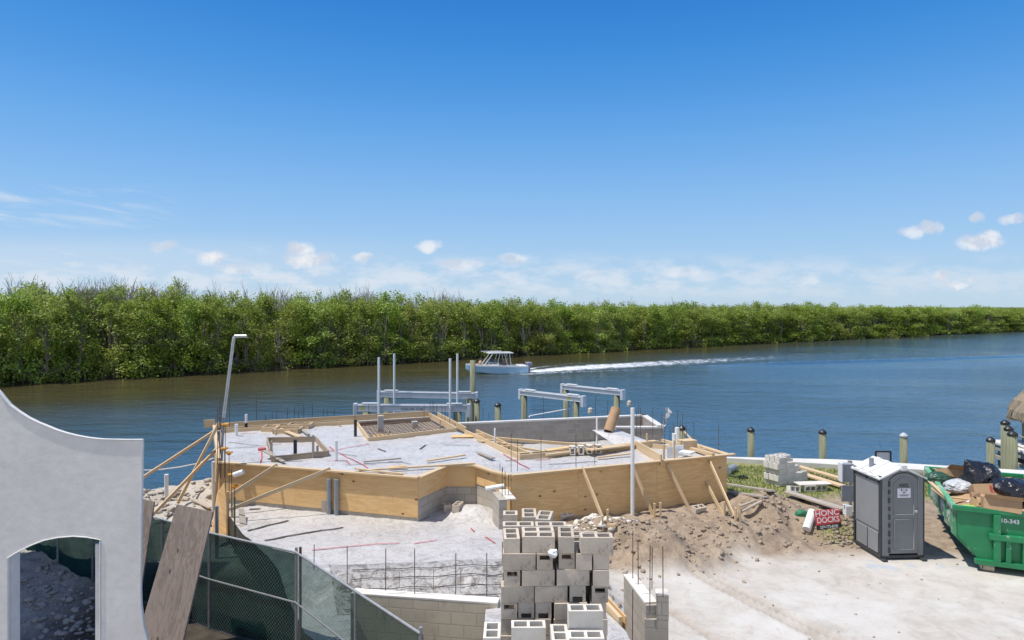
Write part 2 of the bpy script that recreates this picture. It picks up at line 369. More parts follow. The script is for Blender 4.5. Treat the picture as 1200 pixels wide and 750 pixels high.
M['wall_block'] = brickwall('block wall', (.47,.425,.36), (.40,.36,.305), (.29,.265,.23))
M['wall_block_pale'] = brickwall('cream block wall', (.68,.58,.435), (.58,.505,.39), (.50,.43,.33), stain=(.30,.25,.195))
M['wall_pool'] = brickwall('pool block wall', (.37,.335,.29), (.30,.27,.235), (.40,.37,.33))

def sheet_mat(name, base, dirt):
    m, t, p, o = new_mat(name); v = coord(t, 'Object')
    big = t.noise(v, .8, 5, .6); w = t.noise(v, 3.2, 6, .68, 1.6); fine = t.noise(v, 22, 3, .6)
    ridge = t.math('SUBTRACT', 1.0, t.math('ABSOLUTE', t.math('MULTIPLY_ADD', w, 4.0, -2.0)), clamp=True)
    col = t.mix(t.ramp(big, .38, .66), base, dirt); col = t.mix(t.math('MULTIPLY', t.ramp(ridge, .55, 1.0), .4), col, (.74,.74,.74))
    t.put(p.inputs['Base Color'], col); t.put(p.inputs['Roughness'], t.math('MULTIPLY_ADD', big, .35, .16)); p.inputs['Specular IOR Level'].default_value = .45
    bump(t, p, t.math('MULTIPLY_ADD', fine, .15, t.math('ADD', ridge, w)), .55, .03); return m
M['sheeting'] = sheet_mat('white plastic sheeting', (.50,.475,.445), (.385,.36,.335))
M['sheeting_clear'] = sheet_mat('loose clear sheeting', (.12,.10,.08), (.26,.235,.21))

# ground: masks painted by what lies there (grass, concrete drive, bare dirt), plus one of painted shade
m, t, p, o = new_mat('site ground'); M['ground'] = m; v = coord(t, 'Object')
n1 = t.noise(v, .55, 6, .62); n2 = t.noise(v, 3.5, 6, .65); n3 = t.noise(v, 28, 4, .65); n4 = t.noise(v, 1.6, 6, .7, .8)
dirt = t.mix(t.ramp(n2, .34, .66), (.37,.29,.21), (.235,.18,.13)); dirt = t.mix(t.math('MULTIPLY', t.ramp(n3, .4, .75), .55), dirt, (.22,.165,.115))
sand = t.mix(t.ramp(n4, .4, .66), (.50,.465,.415), (.41,.375,.325)); sand = t.mix(t.ramp(n1, .42, .68), sand, (.55,.53,.49))
sand = t.mix(t.math('MULTIPLY', t.ramp(t.noise(v, 2.3, 7, .72, 1.2), .57, .70), .65), sand, (.40,.33,.255)); sand = t.mix(t.math('MULTIPLY', t.ramp(n3, .55, .8), .3), sand, (.36,.31,.26))
turf = t.mix(t.ramp(n2, .35, .65), (.15,.18,.055), (.30,.27,.13))
rub = t.mix(t.ramp(n2, .35, .65), (.44,.42,.39), (.30,.29,.275)); rub = t.mix(t.math('MULTIPLY', t.ramp(n3, .42, .7), .6), rub, (.17,.165,.155))
painted_shade = t.mix(t.ramp(n2, .35, .65), (.075,.062,.048), (.045,.038,.03)); blu = t.ramp(n4, .5, .64)
col = t.mix(t.attr('drive').outputs['Fac'], dirt, sand); col = t.mix(t.attr('turf').outputs['Fac'], col, turf); col = t.mix(t.attr('rubble').outputs['Fac'], col, rub)
col = t.mix(t.attr('painted_shade').outputs['Fac'], col, painted_shade)  # shade around the fence is put into the ground colour
col = t.mix(t.math('MULTIPLY', t.attr('paint').outputs['Fac'], t.math('MULTIPLY', blu, .6)), col, (.36,.46,.56))
t.put(p.inputs['Base Color'], col); p.inputs['Roughness'].default_value = .95; p.inputs['Specular IOR Level'].default_value = .2
bump(t, p, t.math('MULTIPLY_ADD', n3, .5, n2), .5, .03)

# water: clear dark brown-green water with wind ripples, foam where the boat has churned it
m, t, p, o = new_mat('river water'); M['water'] = m; v = coord(t, 'Object')
foam = t.attr('foam').outputs['Fac']; fn = t.noise(t.vmath('MULTIPLY', v, (.7, 1.0, 1)), 1.5, 6, .7, .6); fn2 = t.noise(v, 5, 4, .7)
fmask = t.ramp(t.math('ADD', foam, t.math('MULTIPLY_ADD', fn2, .7, t.math('MULTIPLY', fn, 1.5))), 1.62, 2.1)
calm = t.noise(t.vmath('MULTIPLY', v, (.6,1.6,1)), .035, 5, .6)
t.put(p.inputs['Base Color'], t.mix(fmask, t.mix(t.attr('tannin').outputs['Fac'], t.mix(t.ramp(calm, .4, .6), (.040,.088,.135), (.052,.105,.155)), (.070,.060,.026)), (.72,.74,.75)))
t.put(p.inputs['Roughness'], t.math('MULTIPLY_ADD', fmask, .6, .06)); p.inputs['IOR'].default_value = 1.333
w1 = t.noise(t.vmath('MULTIPLY', v, (.55, 1.0, 1)), 1.35, 4, .62, .3); w2 = t.noise(t.vmath('MULTIPLY', v, (.6, 1.0, 1)), .32, 3, .55); w3 = t.noise(v, 4.5, 3, .6)
h = t.math('ADD', t.math('MULTIPLY', w1, .55), t.math('ADD', t.math('MULTIPLY', w2, .8), t.math('MULTIPLY', w3, .24)))
h = t.math('MULTIPLY', h, t.ramp(calm, .34, .62, .5, 1.35))
bump(t, p, h, 1.0, .16)

# foliage
def leafmat(name, cols):
    m, t, p, o = new_mat(name); oi = t.node('ShaderNodeObjectInfo'); v = t.attr('v').outputs['Fac']
    c = t.mix(t.ramp(v, .15, .6), cols[0], cols[1]); c = t.mix(t.ramp(v, .62, .95), c, cols[2])
    wp = t.node('ShaderNodeNewGeometry').outputs['Position']; patch = t.noise(wp, .13, 3, .6)
    c = t.mix(t.ramp(patch, .42, .64), c, t.mix(.5, c, cols[2]))
    hsv = t.node('ShaderNodeHueSaturation'); t.put(hsv.inputs['Color'], c); t.put(hsv.inputs['Value'], t.math('MULTIPLY_ADD', oi.outputs['Random'], .45, .9))
    t.put(hsv.inputs['Hue'], t.math('MULTIPLY_ADD', oi.outputs['Random'], .03, .485))
    t.put(p.inputs['Base Color'], hsv.outputs[0]); p.inputs['Roughness'].default_value = .5; p.inputs['Specular IOR Level'].default_value = .35
    tr = t.node('ShaderNodeBsdfTranslucent'); t.put(tr.inputs[0], t.mix(.6, hsv.outputs[0], (.22,.30,.03)))
    ms = t.node('ShaderNodeMixShader'); ms.inputs[0].default_value = .5; t.l.new(p.outputs[0], ms.inputs[1]); t.l.new(tr.outputs[0], ms.inputs[2]); t.l.new(ms.outputs[0], o.inputs[0]); return m
M['leaf'] = leafmat('mangrove leaves', ((.15,.215,.030), (.28,.37,.050), (.42,.44,.13)))
M['grass'] = leafmat('grass blades', ((.09,.16,.03), (.17,.26,.05), (.34,.33,.12)))
M['mud'] = surf('mangrove mud', (.055,.045,.032), (.09,.07,.05), .6, .9, .4, .05)
M['canopy'] = surf('distant canopy', (.075,.11,.025), (.12,.15,.045), .25, .9, .8, 1.5, spots=((.15,.14,.09), .4, .62), fine=1.6)
# dark green fence screen: woven cloth, part of the light passes between the threads
def cloth(name, c1, c2, lo, hi, tint):
    m, t, p, o = new_mat(name); v = coord(t, 'tc'); nz = t.noise(v, 2.2, 5, .6)
    t.put(p.inputs['Base Color'], t.mix(t.ramp(nz, .3, .7), c1, c2)); p.inputs['Roughness'].default_value = .9; p.inputs['Specular IOR Level'].default_value = .08
    tb = t.node('ShaderNodeBsdfTransparent'); tb.inputs[0].default_value = (*tint, 1); ms = t.node('ShaderNodeMixShader')
    t.put(ms.inputs[0], t.math('MULTIPLY_ADD', nz, hi-lo, lo)); t.l.new(p.outputs[0], ms.inputs[1]); t.l.new(tb.outputs[0], ms.inputs[2]); t.l.new(ms.outputs[0], o.inputs[0]); return m
M['screen'] = cloth('thin green windscreen cloth', (.004,.028,.023), (.008,.042,.035), .48, .60, (.56,.68,.65))
M['screen_dense'] = cloth('dense green windscreen cloth', (.003,.026,.021), (.006,.040,.033), .04, .22, (.45,.70,.62))
# glazing of the boat windscreen
m, t, p, o = new_mat('tinted windscreen'); M['glass'] = m
p.inputs['Base Color'].default_value = (.05,.08,.10,1); p.inputs['Roughness'].default_value = .05; p.inputs['Alpha'].default_value = .55

exec_later = []
# ------------------------------------------------------------------ the setting: ground, seawall, water, far bank
ZT = 1.8                                            # top of the formwork
P_FL, P_C1, P_C2, P_C3, P_C4, P_C5, P_C6 = [at(x, y, ZT) for x, y in ((258,541),(490,559),(524,545),(557,545),(582,553),(599,557),(851,533))]
P_R1 = Vector((5.35, 22.2, ZT)); P_BL = at(252,501,ZT); P_BR = at(503,486,ZT)
SEA = [(-60,9),(-11.7,21.6),(-9.95,22.75),(-10.75,24.75),(-3.3,27.7),(-2.6,29.3),(6.15,29.2),(6.3,27.7),(8.35,26.5),(12.4,25.9),(18.1,24.2),(60,10.5)]
WATER_Z = -1.3
PAD_POLY = [(-.42,5.5),(-.42,10.42),(-2.2,10.72),(-4.3,13.2),(-6.4,14.7),(-8.0,17.6),(-8.0,19.4),(6.0,20.2),(0.2,17.3),(0.3,14),(.75,11.2),(1.45,10.9),(1.62,9.6),(1.7,5.5)]

def wall_line_dist(X, Y):                           # distance in front of the right-hand form wall
    return seg_dist(X, Y, (0,17.46), (6.24,19.88))
def ground_h(X, Y):
    h = 0.03*(fbm(X*.5, Y*.5, 3)-.5)
    wd = wall_line_dist(X, Y)
    h = h + .50*sstep(2.4, .3, wd)*(.75+.5*fbm(X*1.3+4, Y*1.3, 3))*sstep(-.6, .3, X)
    f = .6+.8*fbm(X*1.9, Y*1.9, 4)
    def mound(cx, cy, rx, ry, hh, pw=1.0):
        d = np.hypot((X-cx)/rx, (Y-cy)/ry)+.55*(fbm(X*1.5+cx, Y*1.5+cy, 4)-.5); return hh*sstep(1.0, .12, d)**pw
    h = h + mound(3.5,16.6,1.9,1.2,.58)*f + mound(2.2,17.1,1.3,.9,.36)*f + mound(7.35,19.0,1.4,1.3,.60,1.1)*(.70+.5*fbm(X*2.2, Y*2.2, 4)) + mound(6.0,17.6,1.9,.9,.45)*f + mound(8.6,18.5,1.1,1.0,.36)*f
    h = h + mound(1.6,13.6,1.0,2.6,.30)*f
    h = h + .30*sstep(3.0, .2, seg_dist(X, Y, (-11.5,17.5), (-10.2,21)))*fbm(X*1.2, Y*1.2, 4)       # rubble bank by the fence
    h = h + .35*sstep(1.9, .2, seg_dist(X, Y, (-12.5,16.3), (-9.6,14.4)))*fbm(X*1.7, Y*1.7, 4)
    h = h + .45*sstep(1.6, .3, seg_dist(X, Y, (-12.2,20.2), (-9.9,22.0)))*(.35+fbm(X*1.1+2, Y*1.1, 4)) * .5
    for a, b in (((3.9,16.2),(5.9,12.0)), ((4.15,16.2),(6.2,12.0)), ((2.6,14.9),(4.2,11.5))):                # tyre ruts across the drive
        d = seg_dist(X, Y, a, b)+.05*(fbm(X*3, Y*3, 2)-.5); h = h - .035*sstep(.09, .03, d) + .022*sstep(.06, .0, np.abs(d-.13))
    dm_ = np.clip(dirt_mask(X, Y), 0, 1); cl = 1-np.abs(2*fbm(X*2.4, Y*2.4, 4)-1); hi = sstep(.08, .4, h)
    rough = dm_*(.05*(fbm(X*5, Y*5, 3)-.45) + .17*hi*(cl-.75) + .10*hi*(fbm(X*3.3+7, Y*3.3, 5, .65)-.5))
    return h + rough
def drive_mask(X, Y):
    e = (fbm(X*.9, Y*.9, 4)-.5)*1.6
    ed = np.minimum.reduce([X*1.0-1.9-.0*Y, 16.1-Y+.10*X])
    k = np.maximum.reduce([sstep(1.15,.75,np.hypot((X-3.2)/2.6,(Y-17.1)/1.7)+e*.25), sstep(1.1,.7,np.hypot((X-7.0)/2.6,(Y-18.6)/1.9)+e*.25)])
    rt = np.minimum.reduce([seg_dist(X, Y, a, b) for a, b in (((3.9,16.2),(5.9,12.0)), ((4.15,16.2),(6.2,12.0)), ((2.6,14.9),(4.2,11.5)))])
    return sstep(-.5, .6, ed+e)*(1-k)*(1-.40*sstep(.16,.05,rt+.05*(fbm(X*4,Y*4,3)-.5)))
def turf_mask(X, Y):
    e = (fbm(X*.8+3, Y*.8, 4)-.5)*3.2
    a = sstep(-.4, .8, np.minimum(Y-21.1-.12*(8-X)*(X<8)+e*.9, X-6.2)) * sstep(18.2, 16.8, X*.999)
    b = sstep(1.0, .3, np.hypot((X-8.75)/.9, (Y-18.0)/.7)+e*.12)*.9
    return np.clip(a+b, 0, 1)
def dirt_mask(X, Y):
    return np.clip(1-drive_mask(X, Y)-turf_mask(X, Y), 0, 1)

def poly_d0(X, Y, L): return np.minimum.reduce([seg_dist(X, Y, a, b) for a, b in zip(L[:-1], L[1:])]), 0
gx = np.unique(np.round(np.concatenate([[-300,-120,-60,-40,-28,-20,-17], np.arange(-15,21,.085), [21,23,26,30,36,44,60,90,160,300]]), 4))
gy = np.unique(np.round(np.concatenate([[-120,-60,-25,-10,-3,1,3,4.5], np.arange(5.5,30.6,.085)]), 4))
GX, GY = np.meshgrid(gx, gy); GH = ground_h(GX, GY)
land = inside(GX, GY, SEA+[(300,10.5),(300,-200),(-300,-200),(-300,9)])
GH = np.where(land, GH + .12*sstep(19, 23, GY), -3.2)
GH = np.where(inside(GX, GY, [(P_FL.x+.4,P_FL.y+.3),(6.0,20.1),(5.2,22.1),(5.5,25.8),(5.5,28.4),(-2,26),(-3.3,27.1),(-10.2,24.2)]), np.where(GY>20.2, -.6, 0.1), GH)
idx = np.arange(GX.size).reshape(GX.shape)
F = np.stack([idx[:-1,:-1], idx[:-1,1:], idx[1:,1:], idx[1:,:-1]], -1).reshape(-1, 4)
fz = GH.ravel()[F]; keep = fz.max(1) > -3; F = F[keep]
xr, yr = GX.ravel(), GY.ravel()
left = sstep(-4.2, -5.4, xr)*sstep(19.3, 17.8, yr); bank_ = sstep(-4.2,-5.4,xr)*(1-left)
paint = np.maximum(sstep(1.1,.4,np.hypot((xr-9.0)/1.2,(yr-16.3)/.7)), sstep(1.1,.4,np.hypot((xr-10.6)/1.0,(yr-16.2)/.6)))
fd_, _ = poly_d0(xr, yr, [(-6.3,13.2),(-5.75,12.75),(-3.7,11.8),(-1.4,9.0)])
painted_shade = sstep(3.6,1.9,fd_+.8*(fbm(xr*1.2,yr*1.2,3)-.5))  # mask of the shade painted along the fence line
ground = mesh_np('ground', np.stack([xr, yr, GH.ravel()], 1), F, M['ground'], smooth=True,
    attrs={'drive': np.maximum(drive_mask(xr, yr)*(xr>-4), bank_*.8), 'turf': turf_mask(xr, yr), 'rubble': left, 'paint': paint, 'painted_shade': painted_shade})
tag(ground, kind='structure')
H_at = lambda x, y: float(ground_h(np.array([x]), np.array([y]))[0] + .12*sstep(19, 23, np.array([y]))[0])

# seawall: concrete panel with a pale cap
t_ = thing('seawall', 'concrete seawall with a wide pale cap along the canal edge', 'seawall', (0,26,0))
cap = MB(); pan = MB()
def offset(poly, d):
    out = []
    for i, p in enumerate(poly):
        a = Vector(poly[max(i-1,0)]); b = Vector(poly[min(i+1, len(poly)-1)])
        n1 = Vector((p[1]-a.y, a.x-p[0])); n2 = Vector((b.y-p[1], p[0]-b.x))
        n = ((n1.normalized() if n1.length else n2.normalized())+(n2.normalized() if n2.length else n1.normalized())).normalized(); out.append((p[0]+n.x*d, p[1]+n.y*d))
    return out
def inland(poly, d): return offset(poly, -d)
def strip(mb, line, d0, d1, z0, z1):
    a = offset(line, d0); b = offset(line, d1)
    for i in range(len(line)-1):
        vs = [(*a[i],z0),(*a[i+1],z0),(*b[i+1],z0),(*b[i],z0),(*a[i],z1),(*a[i+1],z1),(*b[i+1],z1),(*b[i],z1)]
        mb.add(vs, [(0,1,2,3),(7,6,5,4),(0,4,5,1),(2,6,7,3)]+([(3,7,4,0)] if i == 0 else [])+([(1,5,6,2)] if i == len(line)-2 else []))
strip(cap, SEA[8:], -.15, .78, .06, .30); strip(cap, SEA[:3], -.12, .55, .02, .16); strip(cap, SEA[5:8], -.02, .25, .0, .2)
strip(pan, SEA, .0, .2, -3.2, .06)
cap.build('cap', M['cap'], t_, bevel=.02); pan.build('panel', M['concrete'], t_)

# water: one sheet, finely divided where the boat's wake runs
WK = [(1.6,77.0),(5.1,80.6),(9.5,84.0),(17,88.6),(30,96),(62,113),(110,140)]
CREST = [(3,76.2),(9,80.2),(18,84),(30,87.6),(52,93.5),(80,104),(120,120)]
wx = np.unique(np.concatenate([[-900,-300,-120,-80,-60,-50,-40,-30,-24,-18], np.arange(-12,125,.45), [140,180,260,420,700,1500]])); wy = np.unique(np.concatenate([[-5,10,22,30,36,42,46,50,55,60,64], np.arange(68,128,.45), [140,170,220,300,450,800,1600]]))
WX, WY = np.meshgrid(wx, wy)
def poly_d(X, Y, L):
    d = np.full(X.shape, 1e9); s = np.zeros(X.shape); acc = 0
    for a, b in zip(L[:-1], L[1:]):
        e = seg_dist(X, Y, a, b); l = math.hypot(b[0]-a[0], b[1]-a[1]); tt = np.clip(((X-a[0])*(b[0]-a[0])+(Y-a[1])*(b[1]-a[1]))/l/l, 0, 1)
        s = np.where(e < d, acc+tt*l, s); d = np.minimum(d, e); acc += l
    return d, s
d1, s1 = poly_d(WX, WY, WK); d2, s2 = poly_d(WX, WY, CREST)
fine = sstep(-11,-6,WX)*sstep(123,112,WX)*sstep(68.5,70.5,WY)*sstep(127,122,WY)
wid = 1.7+np.clip(s1,0,11)*.36+np.clip(s1-11,0,60)*.03
foam = sstep(1.15, .25, d1/wid)*np.clip(1.06-s1/80, .0, 1)*(s1 > .05)*(.80+.20*np.cos(np.clip(d1/wid,0,1)*3.0))
side = sstep(1,.2,np.abs(d1-wid*.95)/1.0)*np.clip(1-s1/40,0,1)*.8
foam = np.maximum(foam, side)
foam = np.maximum(foam, sstep(.5,.05,d2)*np.clip(1-s2/14,0,1)*.8)
for c in ((17.5,84.0),(33.5,88.5),(52.6,93.6),(45.5,91.4),(64,98)): foam = np.maximum(foam, sstep(1.0,.2,np.hypot((WX-c[0])/1.2,(WY-c[1])/.7))*.62)
dxw = np.hypot(WX+1.5, (WY-76.0)*2.0); foam = np.maximum(foam, sstep(4.2,3.2,dxw)*.45)
foam *= fine
WZ = WATER_Z + fine*(.40*np.exp(-(d2/.55)**2)*np.clip(1.1-s2/150,0,1)*sstep(14,45,s2) + .16*np.exp(-((d2-2.6)/.9)**2)*np.clip(1-s2/120,0,1)*sstep(20,50,s2) + foam*.22*(fbm(WX*1.3,WY*1.3,3)-.3))
bd = (WY-(102.5+.74*WX))*.8
tann = sstep(-46, -6, bd + 16*(fbm(WX*.03,WY*.05,3)-.5) - .16*np.clip(WX,-10,200)+3+5*sstep(0,-25,WX)-4)
idx = np.arange(WX.size).reshape(WX.shape); F = np.stack([idx[:-1,:-1], idx[:-1,1:], idx[1:,1:], idx[1:,:-1]], -1).reshape(-1,4)
water = mesh_np('water', np.stack([WX.ravel(), WY.ravel(), WZ.ravel()],1), F, M['water'], smooth=True, attrs={'foam': foam.ravel(), 'tannin': tann.ravel()}); tag(water, kind='structure')

# far bank
BANK = [(-400,-160),(-150,-14),(-75,43),(-48,64.5),(-29.6,79),(0,102.5),(53,141.5),(158,212),(420,385),(1200,900),(2600,1700)]
BN = inland(BANK, 1.0)
bl = [(-1.5,-2.2),(.4,-1.45),(3,-.95),(14,-.75),(60,-.7),(400,-.6),(3500,-.4)]
V = []; nb = len(BANK)
for d, z in bl:
    for q in inland(BANK, d): V.append((q[0], q[1], z))
F = [(r*nb+i, r*nb+i+1, (r+1)*nb+i+1, (r+1)*nb+i) for r in range(len(bl)-1) for i in range(nb-1)]
tag(mesh_np('mud_bank', V, F, M['mud']), kind='structure')

# ------------------------------------------------------------------ mangroves on the far bank
def leaves(tips, per, spread, size, seed, up=.55):
    rs = np.random.RandomState(seed); n = len(tips); T = np.repeat(np.array(tips), per, 0)
    P = T + rs.normal(0, 1, (n*per, 3))*np.array([spread, spread, spread*.72])
    cv = np.repeat(rs.rand(n), per)*.75+rs.rand(n*per)*.25
    nr = rs.normal(0, 1, P.shape); nr /= np.linalg.norm(nr, axis=1)[:,None]; out = P.copy(); out[:,2] = 0; out /= (np.linalg.norm(out, axis=1)[:,None]+.3)
    nr = nr*.75+np.array([0,0,up])+out*.4; nr /= np.linalg.norm(nr, axis=1)[:,None]
    a = np.cross(nr, rs.normal(0,1,P.shape)); a /= np.linalg.norm(a, axis=1)[:,None]; b = np.cross(nr, a)
    s = size*(.6+.8*rs.rand(len(P)))[:,None]
    V = np.stack([P-a*s*.75, P-b*s*.38+nr*s*.08, P+a*s*.75, P+b*s*.38+nr*s*.08], 1).reshape(-1,3)
    return V, np.arange(len(V)).reshape(-1,4), np.repeat(cv, 4)
def crown_tips(rs, Rr, H, n):
    tips = []
    lob = [(rs.uniform(0,6.28), rs.uniform(.25,.95)*Rr, rs.uniform(.22,.97)*H, rs.uniform(.42,.8)*Rr*.62) for _ in range(13)]
    while len(tips) < n:
        a, r, z, w = lob[rs.randint(len(lob))]; u = rs.normal(0,1,3); u /= np.linalg.norm(u); u *= w*(.55+.45*rs.rand())
        p = np.array([math.cos(a)*r*(1.1-.45*z/H), math.sin(a)*r*(1.1-.45*z/H), z])+u
        if .35 < p[2] < H: tips.append(p)
    return tips
def make_mangrove(seed):
    rs = np.random.RandomState(seed); Rr = rs.uniform(2.2,2.9); H = 8.0
    tips = crown_tips(rs, Rr, H, 88)
    for k in range(26):                              # skirts that hang to the water
        a = rs.rand()*6.28; tips.append(np.array([math.cos(a)*Rr*rs.uniform(.6,1.05), math.sin(a)*Rr*rs.uniform(.6,1.05), rs.uniform(.15,1.9)]))
    for k in range(rs.randint(2,5)):                 # shoots that stand above the rest
        a = rs.rand()*6.28; r = rs.rand()*Rr*.7; tips += [np.array([math.cos(a)*r, math.sin(a)*r, H+.15+.34*j]) for j in range(rs.randint(1,4))]
    V, Fq, cv = leaves(tips, 36, .36, .19, seed)
    tr = MB()
    base = [Vector((rs.uniform(-1,1), rs.uniform(-1,1), .7)) for _ in range(3)]
    for i, b in enumerate(base):
        e = Vector((b.x*1.6, b.y*1.6, H*rs.uniform(.65,.9))); tr.tube([b, b.lerp(e,.5)+Vector((rs.uniform(-.4,.4),rs.uniform(-.4,.4),0)), e], [.11,.08,.03], 5)
        for k in range(6):
            a = rs.rand()*6.28; r = rs.uniform(.7,1.5); tr.tube([b+Vector((0,0,rs.uniform(0,.9))), b+Vector((math.cos(a)*r*.6, math.sin(a)*r*.6, .55)), b+Vector((math.cos(a)*r, math.sin(a)*r, -.95))], [.035,.03,.025], 4, cap=False)
    for k in range(20):
        q = Vector(tips[rs.randint(len(tips))]); b = base[k % 3]; m0 = Vector((b.x*1.3, b.y*1.3, max(.8, q.z*.45)))
        tr.tube([m0, m0.lerp(q,.6)+Vector((0,0,-.2)), q+ (q-m0).normalized()*rs.uniform(.1,.5)], [.05,.035,.014], 4, cap=False)
    return V, Fq, cv, tr
MANG = []
for k in range(9):
    V, Fq, cv, tr = make_mangrove(100+k)
    me = mesh_np('crown', V, Fq, M['leaf'], attrs={'v': cv}); tm = tr.build('trunk', M['root_wood']); MANG.append((me.data, tm.data)); bpy.data.objects.remove(me); bpy.data.objects.remove(tm)
def bare_mesh(seed):
    rs = random.Random(seed); b = MB()
    def grow(p, d, L, r, k):
        q = p+d*L; m0 = p.lerp(q,.5)+Vector((rs.uniform(-1,1),rs.uniform(-1,1),0))*L*.07; b.tube([p,m0,q],[r,r*.8,r*.6],4,cap=False)
        if k == 0: return
        for _ in range(rs.choice((2,3,3))):
            nd = (d+Vector((rs.uniform(-1,1),rs.uniform(-1,1),rs.uniform(-.1,.7)))*.62).normalized(); grow(p.lerp(q,rs.uniform(.55,1)), nd, L*rs.uniform(.55,.8), r*.66, k-1)
    for _ in range(2): grow(Vector((rs.uniform(-.3,.3),rs.uniform(-.3,.3),0)), Vector((rs.uniform(-.15,.15),rs.uniform(-.15,.15),1)).normalized(), 3.4, .095, 4)
    return b
BARE = []
for k in range(4):
    o_ = bare_mesh(40+k).build('bare_tree', M['bare_wood']); BARE.append(o_.data); bpy.data.objects.remove(o_)
def canopy_h(x): return float(np.interp(x, [-80,-45,-20,0,50,110,170,400], [8.7,8.4,8.1,7.75,7.2,6.8,6.5,6.4]))
def along(L, s):
    for a, b in zip(L[:-1], L[1:]):
        l = math.hypot(b[0]-a[0], b[1]-a[1])
        if s <= l: return Vector((a[0]+(b[0]-a[0])*s/l, a[1]+(b[1]-a[1])*s/l, 0))
        s -= l
    return None
BNK = [(-78,40.5)]+BANK[3:9]
rowspec = [(1.6,2.75,'dense green mangrove rooted at the waterline of the far bank','mangroves along the waterline'),
           (4.8,3.3,'tall leafy mangrove behind the waterline mangroves of the far bank','mangroves of the second rank'),
           (8.6,4.3,'mangrove whose crown tops the mangroves nearer the water','mangroves of the third rank')]
ntree = 0
for off, sp, lab, grp in rowspec:
    L = inland(BNK, off); s = rnd.uniform(0, 2)
    while True:
        p = along(L, s)
        if p is None or p.x > 186: break
        x, y = p.x+rnd.uniform(-.6,.6), p.y+rnd.uniform(-.6,.6)
        far = max(1.0, min(1.5, y/120)); s += sp*far*rnd.uniform(.75,1.25)
        k = rnd.randrange(len(MANG)); hh = canopy_h(x)*rnd.uniform(.86,1.04)*(1.0 if off > 2 else .93)+ (.5 if rnd.random() < .08 else 0)
        t0 = bpy.data.objects.new('mangrove_tree', None); C.objects.link(t0); t0.location = (x, y, -1.25); t0.rotation_euler = (0,0,rnd.uniform(0,6.28))
        t0.scale = (far*rnd.uniform(.9,1.15),)*2+(hh/8.0,); tag(t0, lab, 'tree', grp)
        for nm, me in (('crown', MANG[k][0]), ('trunk', MANG[k][1])):
            c = bpy.data.objects.new(nm, me); C.objects.link(c); c.parent = t0
        ntree += 1
# taller ones that break the skyline
for px, py, Y, sc, lab in ((45,334,82,.62,'tall mangrove whose rounded tuft stands clear above the canopy at the skyline'),(212,330,92,.75,'twin-topped mangrove, the tallest crown above the canopy'),(96,341,84,.55,'small mangrove tuft poking above the bare twigs')):
    p = atY(px, py, Y); t0 = bpy.data.objects.new('mangrove_tree', None); C.objects.link(t0); t0.location = (p.x, p.y, -1.0); t0.scale = (sc, sc, (p.z+1.0)/8.9); t0.rotation_euler = (0,0,px); tag(t0, lab, 'tree', 'mangroves that stand above the canopy')
    k = px % len(MANG)
    for nm, me in (('crown', MANG[k][0]), ('trunk', MANG[k][1])):
        c = bpy.data.objects.new(nm, me); C.objects.link(c); c.parent = t0
for i in range(95):
    px = rnd.choice((rnd.uniform(80,200), rnd.uniform(20,560), rnd.uniform(20,900))); q = along(inland(BNK, rnd.uniform(5,13)), 1)
    Lb = inland(BNK, rnd.uniform(7,13)); best = min((p for p in (along(Lb, s) for s in np.arange(0, 330, 1.0)) if p and p.y > 30), key=lambda p: abs(p.x/p.y*FPX+600-px))
    b0 = bpy.data.objects.new('bare_tree', rnd.choice(BARE)); C.objects.link(b0); hh = canopy_h(best.x)*rnd.uniform(.98,1.10)
    b0.location = (best.x, best.y, -1.1); b0.rotation_euler = (0,0,rnd.uniform(0,6.28)); b0.scale = (1.0,1.0,hh/7.2)
    tag(b0, 'leafless gray tree whose bare twigs show above the mangrove canopy', 'tree', 'leafless trees among the mangroves')
# the forest behind: one mass, leaves near, a rough canopy roof farther off
rs = np.random.RandomState(5); Vs = []; Fs = []; Cs = []; k0 = 0
for i in range(620):
    d = 12+rs.rand()**1.6*85; Lb = None; s = rs.rand()*330
    p = along(BNK, s)
    if p is None: continue
    q = p+Vector((-.6,.8,0))*d; hh = canopy_h(q.x)*rs.uniform(.82,1.02)*(1-.0010*d); n = 9
    tips = [np.array([rs.normal(0,1.1), rs.normal(0,1.1), hh*(.70+.30*rs.rand())]) for _ in range(n)]
    V, Fq, cv = leaves(tips, 26, .42, .26, i+900, up=.8); V = V+np.array([q.x, q.y, -1.2]); Vs.append(V); Fs.append(Fq+k0); Cs.append(cv); k0 += len(V)
tag(mesh_np('mangrove_forest', np.concatenate(Vs), np.concatenate(Fs), M['leaf'], attrs={'v': np.concatenate(Cs)}), 'mass of mangrove crowns reaching back from the far bank', 'forest', kind='stuff')
ds = np.concatenate([[9.5], np.arange(12,60,3.0), np.arange(60,200,9), np.geomspace(200,3200,22)]); ss = np.concatenate([np.arange(0,480,3.0), np.geomspace(480,3000,18)])
BX = [(-150,-14)]+BANK[2:]
base = [along(BX, s) or Vector((2600,1700,0)) for s in ss]; bx = np.array([b.x for b in base]); by = np.array([b.y for b in base])
VX = bx[None,:]-.6*ds[:,None]; VY = by[None,:]+.8*ds[:,None]; hz = np.interp(VX, [-200,-45,0,60,170,600], [6.7,6.6,6.4,6.2,6.1,6.4])-1.2
VZ = hz+1.6*(fbm(VX*.22,VY*.22,3)-.55)*np.clip(1-ds[:,None]/900,.25,1); VZ[0,:] = -.8; VZ = np.where(ds[:,None] > 300, np.minimum(VZ+.3, 5.9), VZ)
idx = np.arange(VX.size).reshape(VX.shape); F = np.stack([idx[:-1,:-1], idx[:-1,1:], idx[1:,1:], idx[1:,:-1]], -1).reshape(-1,4)
